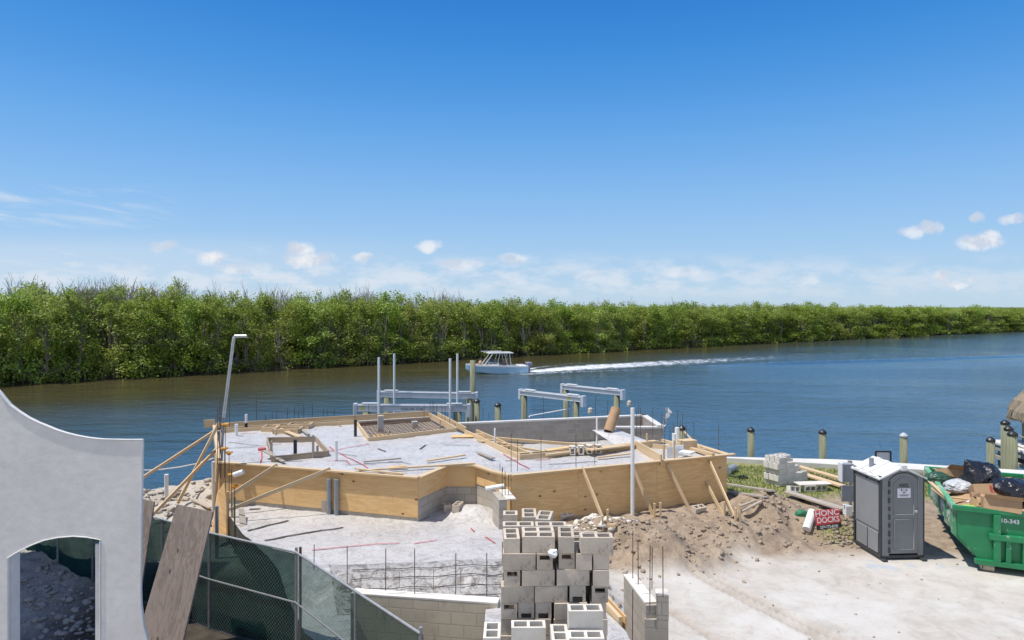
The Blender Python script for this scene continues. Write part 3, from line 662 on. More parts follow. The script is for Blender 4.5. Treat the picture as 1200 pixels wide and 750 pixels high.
tag(mesh_np('forest_canopy', np.stack([VX.ravel(),VY.ravel(),VZ.ravel()],1), F, M['canopy'], smooth=True), 'unbroken mangrove canopy stretching to the horizon', 'forest', kind='stuff')

# ------------------------------------------------------------------ the pool deck under construction
ZL = 0.65
def lower_h(X, Y):                                  # surface of the sheeting on the lower slab
    h = .65 + .15*sstep(17.6, 14.3, Y)
    edge = 14.15+.10*(X+1.5)
    h = h - .55*sstep(0, 1.15, edge-Y)
    h = h + .22*sstep(1.1,.1,np.hypot((X+1.0)/.9,(Y-17.9)/.7))*(.5+.9*fbm(X*2.2,Y*2.2,3))
    return h + .05*(fbm(X*1.6,Y*1.6,4)-.5) + .03*(1-np.abs(2*fbm(X*2.1+9,Y*2.1,3)-1)) + .10*sstep(0,.4,edge-Y)*sstep(1.5,.9,edge-Y)*(np.sin(X*9+3*fbm(X*2,Y*2,2))*.5)*fbm(X*1.4,Y*.6,2)
def clipped(poly, step, hfun, name, mat, parent, zoff=0.0):
    bm = bmesh.new(); bm.faces.new([bm.verts.new((p[0], p[1], 0)) for p in poly])
    xs = [p[0] for p in poly]; ys = [p[1] for p in poly]
    for k, (lo, hi) in enumerate(((min(xs), max(xs)), (min(ys), max(ys)))):
        for c in np.arange(lo+step, hi, step):
            co = Vector((c,0,0)) if k == 0 else Vector((0,c,0)); no = Vector((1,0,0)) if k == 0 else Vector((0,1,0))
            bmesh.ops.bisect_plane(bm, geom=bm.verts[:]+bm.edges[:]+bm.faces[:], plane_co=co, plane_no=no)
    bmesh.ops.recalc_face_normals(bm, faces=bm.faces)
    V = np.array([v.co[:] for v in bm.verts]); z = hfun(V[:,0], V[:,1])
    org = ORG.get(parent.name, Vector()) if parent else Vector()
    for v, zz in zip(bm.verts, z): v.co = (v.co.x-org.x, v.co.y-org.y, float(zz)+zoff-org.z)
    for f in bm.faces:
        f.smooth = True
        if f.normal.z < 0: f.normal_flip()
    me = bpy.data.meshes.new(name); bm.to_mesh(me); bm.free(); me.materials.append(mat)
    o = bpy.data.objects.new(name, me); C.objects.link(o)
    if parent: o.parent = parent; ORG[o.name] = org
    return o
def ribbon(pts, w, z_f, name, mat, parent):
    b = MB()
    for p, q in zip(pts[:-1], pts[1:]):
        p = Vector(p[:2]); q = Vector(q[:2]); n = max(2, int((q-p).length/.18)); d = (q-p).normalized(); x = Vector((-d.y, d.x))*w/2
        for i in range(n):
            a = p.lerp(q, i/n); c = p.lerp(q, (i+1)/n)
            zz = [float(z_f(np.array([v.x]), np.array([v.y]))[0])+.02 for v in (a, c)]
            b.quad((*(a-x), zz[0]), (*(c-x), zz[1]), (*(c+x), zz[1]), (*(a+x), zz[0]))
    return b.build(name, mat, parent)

deck = thing('pool_deck_formwork', 'half built pool deck with yellow plywood forms around white sheeting on the canal edge', 'formwork', (-1,20,.4))
def xy(v): return (v.x, v.y)
def lerp2(a, b, t): return (a[0]+(b[0]-a[0])*t, a[1]+(b[1]-a[1])*t)
B3 = Vector((-2.3,26.5,0)); B2 = Vector((5.6,28.6,0)); S1 = Vector((5.73,25.9,0)); S0 = Vector((3.92,25.9,0))
D1, D2, D3, D4 = [at(x, y, ZT) for x, y in ((545,507),(610,537),(720,527),(772,521))]
G1, G2, G3 = at(535,504,ZT), at(432,516,ZT), at(417,495,ZT)
E1 = at(263,506,ZT)
top_poly = [xy(P_FL),xy(P_C1),xy(P_C2),xy(P_C3),xy(P_C4),xy(P_C5),xy(P_C6),xy(P_R1),xy(D4),xy(D3),xy(D2),xy(D1),xy(G1),xy(G2),xy(G3),xy(E1)]
def top_h(X, Y): return ZT-.07+.05*(fbm(X*1.1,Y*1.1,4)-.5)+.035*(1-np.abs(2*fbm(X*1.7+4,Y*1.7,3)-1))-.06*sstep(.35,.0,seg_dist(X,Y,P_FL,P_C1))
clipped(top_poly, .22, top_h, 'slab_sheeting', M['sheeting'], deck)
# block wall below, plywood skin outside it, planks along the top
front = [(P_FL,P_C1),(P_C1,P_C2),(P_C2,P_C3),(P_C3,P_C4),(P_C4,P_C5),(P_C5,P_C6),(P_C6,P_R1)]
bw = MB()
for a, b in front+[(P_BL,P_FL),(P_BR,P_BL)]: bw.wall(a, b, 0.1 if a not in (P_BL,P_BR) else -2.0, ZT-.06, .19, -1)
bw.build('block_wall', M['wall_block'], deck)
def sheets(a, b, z0, z1, first=2.44):
    L = (Vector(xy(b))-Vector(xy(a))).length; x = 0; w = first
    while x < L-.02:
        e = min(L, x+w); p = lerp2(a, b, (x+.002)/L); q = lerp2(a, b, (e-.002)/L)
        MB().wall(p, q, z0+rnd.uniform(-.01,.01), z1+rnd.uniform(-.006,.002), .019, 1).build('plywood_panel', M['plywood'], deck); x = e; w = 2.44
sheets(P_FL, P_C1, .62+.16, ZT-.02, 2.44); sheets(P_C1, P_C2, 1.24, ZT-.02); sheets(P_C2, P_C3, 1.22, ZT-.02); sheets(P_C3, P_C4, 1.3, ZT-.02)
sheets(P_C4, P_C5, .7, ZT-.02); sheets(P_C5, P_C6, .35, ZT-.02, 1.9); sheets(P_C6, P_R1, .5, ZT-.02); sheets(P_BL, P_FL, .1, ZT-.02); sheets(P_BR, P_BL, .6, ZT-.02); 
def plank(a, b, w=.09, h=.04, name='top_plank', mat='wood', up=(0,0,1), parent=None):
    return MB().bar(a, b, w, h, up).build(name, M[mat], parent or deck)
def lift(v, z): return Vector((v[0], v[1], z))
def outw(a, b, d):                                   # shift a pair of points towards the outside of the wall
    t = Vector((b[0]-a[0], b[1]-a[1])).normalized(); n = Vector((t.y, -t.x))*d
    return Vector((a[0]+n.x, a[1]+n.y, 0)), Vector((b[0]+n.x, b[1]+n.y, 0))
for i, (a, b) in enumerate(front):
    p, q = outw(a, b, .045)
    e = .25 if i == 5 else .02; d = (q-p).normalized(); plank(lift(p, ZT+.002*i), lift(q+d*e, ZT+.002*i+ (0.0)), .15, .04)
plank(lift(lerp2(P_FL,P_C1,.72), ZT+.05), lift(lerp2(P_C2,P_C3,.98), ZT+.05), .09, .035)          # loose planks lying over the top edge
plank(lift(lerp2(P_FL,P_C1,.70), ZT+.09), lift(lerp2(P_FL,P_C1,.93), ZT+.05), .06, .03)
p, q = outw(P_BL, P_FL, .03); plank(lift(p, ZT-.01), lift(q, ZT-.01), .10, .22, mat='wood')
p, q = outw(P_BR, P_BL, .02); plank(lift(p, ZT+.03), lift(q, ZT+.03), .05, .24)
# short board projecting past the back corner of the forms
plank(lift(lerp2(P_BL,P_FL,.12)+Vector((0,0,0)).to_2d().to_tuple() if False else P_BL, ZT+.16), lift((P_BL.x-.35, P_BL.y-.1), ZT+.14), .05, .28)
# pit with bar mat at the back corner
pit_poly = [xy(E1),xy(G3),xy(G2),xy(G1),(P_BR.x+.1,P_BR.y-.1),xy(P_BR),xy(P_BL)]
clipped(pit_poly, .5, lambda X, Y: np.full(X.shape, ZT-.26)+.03*fbm(X*2,Y*2,2), 'pit_floor', M['wood_gray'], deck)
for a, b in ((G2,G1),(G2,G3),(E1,G3),(G1,P_BR)): plank(lift(a, ZT-.02), lift(b, ZT-.02), .045, .22)
a, b = outw(G1, P_BR, .35); plank(lift(a, ZT-.02), lift(b, ZT-.02), .045, .2)
a, b = outw(E1, G3, -.55); plank(lift(a, ZT-.03), lift(b, ZT-.03), .045, .16)
for px, py in ((323,508),(331,500),(418,497),(357,500),(398,498),(455,511),(497,507),(516,496),(533,500)):
    b0 = at(px, py, ZT); MB().bar(lift(b0, ZT-.25), lift(b0, ZT+.14), .09, .04, (1,0,0)).build('stake', M['wood'], deck)
mat_ = MB()
for i in range(15):
    t = i/14; a = lerp2(G2, G3, t); b = lerp2(G1, P_BR, t); mat_.bar(lift(a, ZT-.13), lift(b, ZT-.13), .014, .014)
for i in range(22):
    t = i/21; a = lerp2(G2, G1, t); b = lerp2(G3, P_BR, t); mat_.bar(lift(a, ZT-.115), lift(b, ZT-.115), .014, .014)
for i in range(7):
    t = i/6; a = lerp2(E1, P_BL, .1+.8*t); b = lerp2(G3, P_BR, (.1+.8*t)*.8); mat_.bar(lift(a, ZT-.14), lift(b, ZT-.12), .014, .014)
mat_.build('bar_mat', M['rust'], deck)
for px, py, h in ((446,505,.62),(486,500,.26)):
    b0 = at(px, py, ZT-.2); MB().box((b0.x, b0.y, ZT-.26+h/2), (.2,.2,h), .3).build('concrete_post', M['concrete'], deck)
b0 = at(463,510,ZT-.15); MB().box((b0.x,b0.y,ZT-.16), (1.5,.5,.02), .08).build('plywood_scrap', M['plywood'], deck)
b0 = at(545,511,ZT); MB().box((b0.x,b0.y,ZT+.0), (.9,.4,.02), .1).build('plywood_scrap', M['plywood'], deck)
# basin behind: block walls with a poured bond beam, white floor sheeting, form planks round its front
bas = MB()
for a, b in ((B2,B3),(S1,B2)): bas.wall(a, b, -.4, 1.56, .2, -1 if a is B2 and b is B3 else -1)
bas.wall(S0, S1, -.2, 1.50, .18, -1); bas.build('basin_wall', M['wall_pool'], deck)
bb = MB()
for a, b, z in ((B2,B3,1.56),(S1,B2,1.56),(S0,S1,1.50)):
    t = (Vector(xy(b))-Vector(xy(a))).normalized(); n = Vector((t.y,-t.x)); c = -.1 if True else .1
    bb.bar((a.x+n.x*c, a.y+n.y*c, z+.03), (b.x+n.x*c, b.y+n.y*c, z+.03), .23, .06)
bb.build('bond_beam', M['cap'], deck)
clipped([xy(D1),xy(D2),xy(D3),xy(D4),(5.5,22.4),xy(S1),xy(B2),xy(B3)], .6, lambda X, Y: .55+.25*fbm(X*.8,Y*.8,3), 'basin_sheeting', M['sheeting'], deck)
MB().quad((3.0,25.6,1.5),(3.95,25.7,1.5),(4.9,23.2,1.45),(4.2,23.0,1.0)).build('sheeting_drape', M['sheeting'], deck)
for a, b, w, h, dz in ((D1,D2,.045,.24,0),(D2,D3,.045,.24,0),(D3,D4,.045,.24,.03)): plank(lift(a, ZT-.02+dz), lift(b, ZT-.02+dz), w, h)
a, b = outw(D1, D2, -.42); plank(lift(a, ZT-.02), lift(b, ZT-.02), .045, .2)
for t in (.05,.3,.55,.8): plank(lift(lerp2(D1,D2,t), ZT-.0), lift(lerp2(a,b,t+.08), ZT-.0), .09, .04)
a, b = outw(D2, D3, -.3); plank(lift(a, ZT-.02), lift(b, ZT-.02), .045, .2)
plank(at(545,511,1.72), at(703,523,1.72), .09, .09); plank(at(580,520,1.6), at(650,531,1.6), .09, .06); plank(at(640,533,1.86), at(745,521,1.86), .12, .05)
plank(at(745,522,1.86), at(775,539,1.86), .045, .30); plank(at(765,525,1.75), at(826,531,1.75), .045, .26, up=(0,0,1)); plank(at(776,516,1.8), at(836,533,1.86), .09, .09); plank(at(690,527,1.95), at(770,517,1.85), .3, .04)
plank(at(802,506,1.9), at(822,528,1.8), .04, .04); plank(at(798,529,1.9), at(812,531,1.9), .35, .05, mat='pvc')
for px, py, py2 in ((758,508,524),(778,521,540),(790,516,538),(822,523,530)):
    a = at(px, py2, ZT-.05); MB().bar(a, a+Vector((0,0,(py2-py)/FPX*a.y)), .09, .04, (1,0,0)).build('stake', M['wood'], deck)
MB().box(tuple(at(805,522,1.9)), (.5,.35,.35), .3).build('form_box', M['wood'], deck)
for px, py, L in ((790,536,.9),(797,534,.7)): 
    a = at(px, py, ZT); MB().box((a.x, a.y+.25, ZT+.1), (.32,.04,.3), .1).build('form_board', M['white_paint'], deck)
# weathered box form standing on the slab
q = [at(319,540,ZT), at(385,533,ZT), at(370,516,ZT), at(313,517,ZT)]
fb = MB()
for i in range(4):
    a, b = q[i], q[(i+1) % 4]; fb.bar(lift(a, ZT+.03), lift(b, ZT+.03), .04, .19)
fb.build('box_form', M['wood_brown'], deck)
for px, py, h in ((367,535,.62),(372,532,.25),(318,533,.4)):
    a = at(px, py, ZT); MB().bar(lift(a, ZT-.05), lift(a, ZT+h), .09, .045, (1,0,0)).build('stake', M['wood_gray'], deck)
plank(at(310,528,1.98), at(328,538,1.85), .14, .03, mat='wood_gray'); plank(at(318,512+22,1.83), at(333,541,1.83), .1, .03, mat='wood_gray')
# blocks left on the slab edge
for k in range(4):
    a = at(668+k*10, 532-k*.6, ZT); bz = MB(); bz.box((a.x, a.y, ZT+.12), (.04,.2,.2)); bz.box((a.x+.13, a.y, ZT+.12), (.04,.2,.2)); bz.box((a.x+.065, a.y, ZT+.0), (.17,.2,.035)); bz.box((a.x+.065, a.y, ZT+.22), (.17,.2,.035)); bz.build('loose_block', M['block_white'], deck)
# pipes through the slab
def pipe(px, pyb, pyt, r, mat, z=ZT-.06, top=None):
    a = at(px, pyb, z); b = a+Vector((0,0,(pyb-pyt)/FPX*a.y)); o = MB().tube([a, b], r, 12).build('pipe', M[mat], deck, smooth=False)
    if top: MB().tube([a+Vector((0,0,0)), a.lerp(b, top)], r*1.12, 12).build('pipe_sleeve', M['black'], o)
    return a
pipe(277,512,497,.055,'pvc'); pipe(288.5,504,485.5,.045,'pvc',top=.45); pipe(346,537,515.5,.05,'black'); pipe(394,541,516,.045,'pvc'); pipe(416.5,512,492,.05,'black')
pipe(793.5,527,501,.07,'pvc'); pipe(790,527,508,.06,'pvc'); pipe(580,523,502,.03,'pvc'); pipe(699.5,520,490,.035,'pvc',z=1.0)
for x in (395.5, 404.2): # two gray conduits standing against the left plywood
    a = lift(lerp2(P_FL,P_C1,(x-258)/(490-258)*.985), .6); o_ = outw(P_FL,P_C1,.1)[0]-lift(P_FL,0); a = a+Vector((o_.x,o_.y,0))
    MB().tube([a, a+Vector((0,0,1.0))], .062, 12).build('conduit', M['pvc_gray'], deck); 
a = lift(lerp2(P_FL,P_C1,.59), 1.0); o_ = outw(P_FL,P_C1,.03)[0]-lift(P_FL,0); MB().box((a.x+o_.x-.14, a.y+o_.y+.03, .82), (.3,.02,.35), math.atan2(P_C1.y-P_FL.y, P_C1.x-P_FL.x)).build('patch_board', M['wood_gray'], deck)
# red layout lines and dark hoses on the sheeting
for pts, mat, w, z, nm in (([(306,527),(307,536),(305,543)],'red',.038,0,'red_line'),([(386,524),(393,530)],'red',.038,0,'red_line'),([(385,529),(433,521)],'red',.038,0,'red_line'),([(396,531),(431,549)],'red',.038,0,'red_line'),
        ([(383,541),(406,541),(410,545)],'red',.038,0,'red_line'),([(338,537),(350,537),(360,536)],'red',.038,0,'red_line'),([(590,533),(603,541),(620,550)],'red',.038,0,'red_line'),([(628,540),(645,539)],'red',.038,0,'red_line'),
        ([(283,508),(300,508)],'red',.038,0,'red_line'),([(267,519),(303,522)],'rebar',.035,0,'hose'),([(264,526),(300,524),(330,520)],'rebar',.03,0,'hose'),([(592,541),(640,538)],'rebar',.04,0,'hose'),([(520,522),(552,523)],'rebar',.03,0,'hose'),
        ([(492,527),(499,522)],'rebar',.05,0,'hose'),([(443,526),(452,530)],'rebar',.05,0,'hose'),([(643,545),(700,541)],'rebar',.04,0,'hose'),([(405,546),(440,545)],'rebar',.03,0,'hose'),([(400,533),(418,535)],'rebar',.03,0,'hose'),([(455,541),(482,544)],'rebar',.03,0,'hose')):
    ribbon([at(x, y, ZT-.05) for x, y in pts], w, top_h, nm, M[mat], deck)
b0 = at(307,526,ZT); MB().tube([lift(b0,ZT-.05), lift(b0,ZT+.03)], .12, 10).build('pipe', M['red'], deck)
# small box forms and offcuts along the rear rail and over the slab
for px, py, w, rz in ((338,505,.9,.15),(352,500,.8,.1),(318,503,.5,.2)):
    a = at(px, py, ZT); fbx = MB()
    for k in range(4): fbx.box((a.x+(w/2-.02)*(1 if k == 0 else -1 if k == 1 else 0), a.y+(.28)*(1 if k == 2 else -1 if k == 3 else 0), ZT+.02), ((.04,.6,.2) if k < 2 else (w,.04,.2)), rz*0)
    fbx.build('box_form', M['wood'], deck)
for p0, p1, w, mt in (((322,500),(352,512),.14,'wood'),((345,497),(362,509),.10,'wood_gray'),((500,540),(545,533),.09,'wood'),((426,541),(470,537),.08,'wood_gray'),((560,516),(612,522),.10,'wood'),((640,528),(668,524),.2,'plywood'),((700,536),(742,531),.09,'wood'),((560,530),(578,537),.12,'wood_gray'),((455,548),(476,546),.12,'plywood')):
    plank(at(p0[0],p0[1],ZT+.02), at(p1[0],p1[1],ZT+.05), w, .035, 'offcut', mt)
# braces and their stakes
def brace(p0, z0, p1, z1, w=.09, h=.04):
    a = at(p0[0], p0[1], z0); b = at(p1[0], p1[1], z1); return MB().bar(a, b, h, w, (0,0,1)).build('brace', M['wood'], deck)
def brace_pts(a, b): return MB().bar(a, b, .04, .09).build('brace', M['wood'], deck)
def onwall(px, A, B, out, z):                        # point on the outside of the wall A-B above pixel column px
    u = (px-600)/FPX; dx, dy = B.x-A.x, B.y-A.y; t = (u*A.y-A.x)/(dx-u*dy); p, q = outw(A, B, out); r = p.lerp(q, t); return Vector((r.x, r.y, z))
def ground_at(px, py):
    """where the line of sight through a pixel meets the dirt"""
    Y = np.arange(9, 26, .02); x = (px-600)/FPX*Y; z = CAM_H-(py-360)/FPX*Y
    k = int(np.argmax(z <= ground_h(x, Y)+.12*sstep(19, 23, Y))); return Vector((float(x[k]), float(Y[k]), float(z[k])))
for (xt, yt), (xb, yb) in (((681,548),(707,608)),((739,544),(766,604)),((781,544),(808,596)),((826,565),(847,602)),((830,540),(861,605))):
    g = ground_at(xb, yb); wp = onwall(xt, P_C5, P_C6, .06, 0); wp.z = CAM_H-(yt-360)/FPX*wp.y; brace_pts(wp, g+Vector((0,0,-.03)))
for x, y0, y1 in ((712,597,617),(706,604,620),(767,590,606),(774,589,607),(849,588,603),(862,595,611),(867,591,610)):
    g = ground_at(x, y1); MB().bar(g+Vector((0,0,-.2)), g+Vector((0,0,(y1-y0)/FPX*g.y)), .09, .04, (1,0,0)).build('stake', M['wood'], deck)
g = ground_at(709,616); MB().bar(g, g+Vector((.25,-.1,.03)), .09, .09).build('stake', M['wood'], deck)
for (xt, yt), (xb, yb, Yb) in (((326,537),(270,580,17.9)),((388,547),(270,597,17.2))):
    wp = onwall(xt, P_FL, P_C1, .03, ZT+.05); brace_pts(wp, atY(xb, yb, Yb))
for px, pz in ((267,1.0),(272,.9)):
    a = atY(px, 600, 17.6); MB().bar((a.x,a.y,.1), (a.x,a.y,1.35), .09, .04, (1,0,0)).build('stake', M['wood'], deck)
for p0, Y0, p1 in (((150,571),18.5,(250,506)),((208,590),19.5,(257,495)),((178,604),18.2,(256,524))):
    b = atY(p1[0], p1[1], 20.5 if p1[1] != 506 else 23.0); brace_pts(atY(p0[0], p0[1], Y0), b)
MB().bar(atY(261,541,18.95)+Vector((-.12,0,0)), (P_FL.x-.15, P_FL.y-.02, .3), .12, .04, (1,0,0)).build('stake', M['wood'], deck)
MB().bar(atY(254,503,24.0), atY(256,541,19.3), .16, .05, (1,0,0)).build('stake', M['wood'], deck)
# rebar: rows of thin uprights
def rebar(px, pyb, pyt, Y, mat='rebar', r=.008, parent=None, lean=0.0):
    a = atY(px, pyb, Y); b = atY(px+lean, pyt, Y); return MB().tube([a, b], r, 5).build('rebar', M[mat], parent or deck)
for px, yb, yt, Y in ((599,553,508,17.6),(606.5,552,515,17.9),(634,550,512,18.0),(675,548,509,18.3),(697,545,530,18.4),(697,530,505,19.5),
    (566,492,478,27),(573,492,484,27),(614,492,466,28),(637,491,465,28),(672,490,468,28),(698,489,464,28.6),(712,489,470,28.6),(746,512,480,24),(750.5,512,478,24),(765,512,477,25),(775,505,484,25),
    (779,540,486,20.5),(789,528,496,22),(794,532,480,21.5),(797,532,492,21.8),(800,530,484,21.5),(804.5,527,498,22.5),(813,532,495,21),(842,533,497,20.4),(785,520,500,22.5),(790.5,530,498,22),
    (269,500,466,21),(300.5,497,463.5,25),(311,496,487,25.3),(319,495,483,25.5),(324,495,482,25.6),(337,494,478,25.8),(345,494,477,25.8),(350,493.5,481,26),(356,493,474.5,26),(366,492.5,474,26.2),(379,491.5,479,26.4),(383.5,491,479,26.4),(392,490.5,480,26.5),
    (416,492,476,25.5),(432,489,474,26.8),(497,490,474,26.9),(504,489,471,26.9),(506.5,489,469,26.9),(508.5,489,470,26.9),(512,493,474,26.4),(518,496,476,26),(521.5,497,476,25.8),(527,499,478,25.4),
    (586,560,543,17.9),(589,562,547,17.8),(748,498,474,28.4)):
    rebar(px, yb, yt, Y, 'rust' if 740 < px < 850 or px in (599,634) else 'rebar', .009 if Y > 22 else .008)
for px, yb, yt in ((255,545,478),(257.5,560,470),(259,560,464),(264,585,498),(268.5,590,530),(271.5,600,550),(263,560,525),(275,628,572)): rebar(px, yb, yt, 18.6 if yb < 600 else 16.5, 'rust', .009)
for px, py in ((264,498),(263,526),(268.5,531),(271.5,556.5),(275,570)):
    a = atY(px, py, 18.6); MB().lathe(a, [(.05,-.05),(.05,.0),(.10,.0),(.10,.035),(.0,.04)], 10).build('rebar_cap', M['orange'], deck)
a = atY(280,554.5,18.3); MB().tube([a+Vector((-.14,0,-.05)), a+Vector((.12,0,.04))], .07, 10).build('pipe', M['pvc'], deck)
# lower slab: sheeting over fill, stem wall in front
slab = thing('lower_slab', 'lower slab under wrinkled white plastic sheeting at the foot of the plywood forms', 'slab', (-3,15,0))
low_poly = [(-8.0,18.98),xy(P_FL),xy(P_C1),xy(P_C2),xy(P_C3),xy(P_C4),(-.3,17.3),(-.1,16.4),(.25,14.5),(.35,12.6),(.4,10.95),(-.2,10.6),(-2.5,10.95),(-3.7,12.2),(-5.2,14.5),(-6.4,16.2),(-7.5,18.0)]
clipped(low_poly, .115, lower_h, 'sheeting', M['sheeting'], slab)
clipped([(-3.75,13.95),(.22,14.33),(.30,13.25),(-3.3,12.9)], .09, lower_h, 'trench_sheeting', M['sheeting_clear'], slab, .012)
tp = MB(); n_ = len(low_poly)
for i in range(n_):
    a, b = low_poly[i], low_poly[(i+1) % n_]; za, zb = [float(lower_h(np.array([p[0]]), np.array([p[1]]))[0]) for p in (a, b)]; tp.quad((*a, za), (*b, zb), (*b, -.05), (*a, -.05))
tp.build('fill_edge', M['shaded_soil'], slab)
sp = MB(); ZW = 1.56
stem_path = [(-.22,10.42),(-2.55,10.785)]
stem = thing('stem_wall', 'cream block stem wall with rusty rebar standing out of its top', 'wall', (-1.2,10.6,0))
for a, b in zip(stem_path[1:], stem_path[:-1]): sp.wall(a, b, -.1, ZW, .2, -1)
sp.build('block_face', M['wall_block_pale'], stem)
cp = MB()
for a, b in zip(stem_path[1:], stem_path[:-1]):
    t = (Vector(b)-Vector(a)).normalized(); n = Vector((t.y,-t.x))*-.1; cp.bar((a[0]+n.x,a[1]+n.y,ZW+.012), (b[0]+n.x,b[1]+n.y,ZW+.012), .205, .025)
cp.build('mortar_top', M['block_white'], stem)
for px, yb, yt in ((368,668,638),(407,690,640),(452,692,643),(486,700,643),(534,706,648),(570.5,708,648)):
    Y = 10.75 if px > 430 else 12.6; rebar(px, yb, yt, Y, 'rust', .0075, stem, rnd.uniform(-.8,.8))
for px, yb, yt in ((423,690,672),(468,688,670),(508,692,668),(540,690,665)): rebar(px, yb, yt, 13.0, 'rust', .005, slab)
bars = MB()
for k in range(6):
    f = .05+.17*k
    for x0 in np.arange(-3.2,.2,.4):
        zz = [float(lower_h(np.array([x]), np.array([14.15+.1*(x+1.5)-1.1*f]))[0])+.05 for x in (x0, x0+.4)]; (bars if k else MB()).bar((x0, 14.15+.1*(x0+1.5)-1.1*f, zz[0]), (x0+.4, 14.15+.1*(x0+1.9)-1.1*f, zz[1]), .010, .010)
bars.build('bar_mat', M['rebar'], slab)
lo_r = lambda pts, w, mat, nm: ribbon([at(x, y, .7) for x, y in pts], w, lower_h, nm, M[mat], slab)
lo_r([(290,624),(312,617),(338,610)], .07, 'rebar', 'joint'); lo_r([(310,638),(350,628),(402,618)], .07, 'rebar', 'joint')
lo_r([(365,651),(400,648),(440,644),(468,641)], .035, 'red', 'red_line'); lo_r([(485,642),(512,638)], .035, 'red', 'red_line'); lo_r([(552,620),(556,625)], .04, 'red', 'red_line'); lo_r([(569,633),(580,642)], .04, 'red', 'red_line')
# block stub between the forms and the pallet of blocks, and blocks in the corner
stub = MB(); stub.wall((-.30,17.35), (-.12,16.6), .2, 1.42, .2, 1); stub.build('block_wall', M['wall_block'], slab)
MB().box((-.22+.1-.0,17.0,1.435), (.24,.9,.03), .23).build('mortar_top', M['block_white'], slab)
for px, yb, yt in ((588.5,582,548),(592,584,552),(596,585,556)): rebar(px, yb, yt, 16.9, 'rebar', .008, slab)
a = atY(582,571,17.6); MB().tube([a+Vector((-.28,0,-.04)), a+Vector((.2,0,.04))], .06, 10).build('pipe', M['pvc'], slab)

# ------------------------------------------------------------------ near building parts
sw = thing('stucco_wall', 'smooth gray stucco wall with a swooping top and an arched opening', 'wall', (-7,8,0))
YW = 8.0; TW = .05
def wp(px, py): return atY(px, py, YW)
top = [(0,460),(6,467.5),(12,474.5),(22,482),(33,489),(44,494.5),(54,498.5),(66,503.5),(78,507.3),(90,510.3),(103,512.6),(114,513.9),(124,514.6),(145,515),(166.8,515)]
edge = [(166.2,560),(165.2,620),(164.5,690),(165,708),(168,734),(173,752),(180,772),(190,800)]
lx = -260
outl = [wp(lx,250),wp(-160,300),wp(-90,370),wp(-40,420)]+[wp(*p) for p in top]+[wp(*p) for p in edge]
zb = 0.0
arch = [(9,654),(18,648.4),(28,643),(38,638.3),(52,633),(68,629.8),(86,628.3),(102,629.4),(117.5,632.2)]
A = [wp(*p) for p in arch]
# body in three pieces of one mesh: left pier, right pier with the swooping top, spandrel above the arch
wb = MB()
full = outl + [Vector((outl[-1].x,YW,zb)), Vector((A[-1].x,YW,zb))] + list(reversed(A)) + [Vector((A[0].x,YW,zb)), Vector((outl[0].x,YW,zb))]
bm = bmesh.new(); vs = [bm.verts.new(p) for p in full]; f = bm.faces.new(vs)
ex = bmesh.ops.extrude_face_region(bm, geom=[f]); bmesh.ops.translate(bm, vec=(0,TW,0), verts=[v for v in ex['geom'] if isinstance(v, bmesh.types.BMVert)])
bmesh.ops.recalc_face_normals(bm, faces=bm.faces); bmesh.ops.translate(bm, vec=(7,-8,0), verts=bm.verts)
me = bpy.data.meshes.new('wall_body'); bm.to_mesh(me); bm.free(); me.materials.append(M['stucco']); o = bpy.data.objects.new('wall_body', me); C.objects.link(o); o.parent = sw
b_ = o.modifiers.new('edge','BEVEL'); b_.width = .012; b_.segments = 2; b_.limit_method = 'ANGLE'; b_.angle_limit = R(50)
rb = MB()
def line_bead(pts, r): rb.tube([p+Vector((0,-.004,0)) for p in pts], r, 6)
line_bead([wp(*p) for p in top+edge], .010); line_bead(A+[Vector((A[-1].x,YW,zb))], .008)
rb.build('corner_bead', M['bead'], sw)
jl = MB().box((A[0].x-.10, YW+TW+.075, 1.58), (.2,.15,3.16)); jl.build('outer_jamb', M['stucco'], sw)
jm = MB(); jm.box((A[-1].x-.045, YW+TW+.09, 1.65), (.10,.16,3.3)); jm.build('inner_jamb', M['stucco'], sw)
# unseen stucco volume beside the yard, added and sized to cast shade there
shade_house = thing('unseen_shade_house', 'unseen stucco house volume added to shade the yard', 'house', (-14.3,9.6,0))
wbd = MB().box((-14.85,10.25,5.75), (6.2,10.5,11.5)); wbd.build('wall', M['stucco'], shade_house)  # out of view, height set by the reach of its shadow
wbr = MB().box((-14.87,10.2,11.65), (6.4,10.7,.3)); wbr.build('roof', M['white_paint'], shade_house)
for y in (6.6,9.6,12.6):
    for z in (2.0,6.2):
        w_ = MB().box((-11.73,y,z), (.06,1.3,1.5)).build('window', M['white_paint'], shade_house); MB().box((-11.69,y,z), (.03,1.14,1.34)).build('pane', M['glass'], w_)
def board(name, label, quad4, th, mat, cat='board'):
    n = (quad4[1]-quad4[0]).cross(quad4[3]-quad4[0]).normalized()*th; b = MB(); o0 = quad4[0]
    u = (quad4[1]-quad4[0]).normalized(); v = (quad4[3]-quad4[0]).normalized()
    b.extrude(quad4, n); b.tc = [(((Vector(p)-o0).dot(v)), (Vector(p)-o0).dot(u), 0) for p in b.v]
    return tag(b.build(name, M[mat], loc=quad4[3]), label, cat)
TLb, TRb = atY(207,591,12.45), atY(249,600,12.05); BLb, BRb = atY(153,775,11.95), atY(206,787,11.6)
board('plywood_board', 'weathered brown plywood board leaning across the green fence screen', [TLb,TRb,BRb,BLb], .03, 'plywood_old')
board('plywood_board', 'brown plywood board standing half hidden behind the stucco wall', [atY(158,583,13.5),atY(180.5,588,13.1),atY(165,690,12.9),atY(140,690,13.2)], .025, 'plywood_old')
board('plywood_board', 'pale plywood sheet propped on the corner of the deck formwork', [atY(255,578,18.2),atY(263,566,18.6),atY(268,625,17.6),atY(247,632,17.2)], .02, 'plywood')
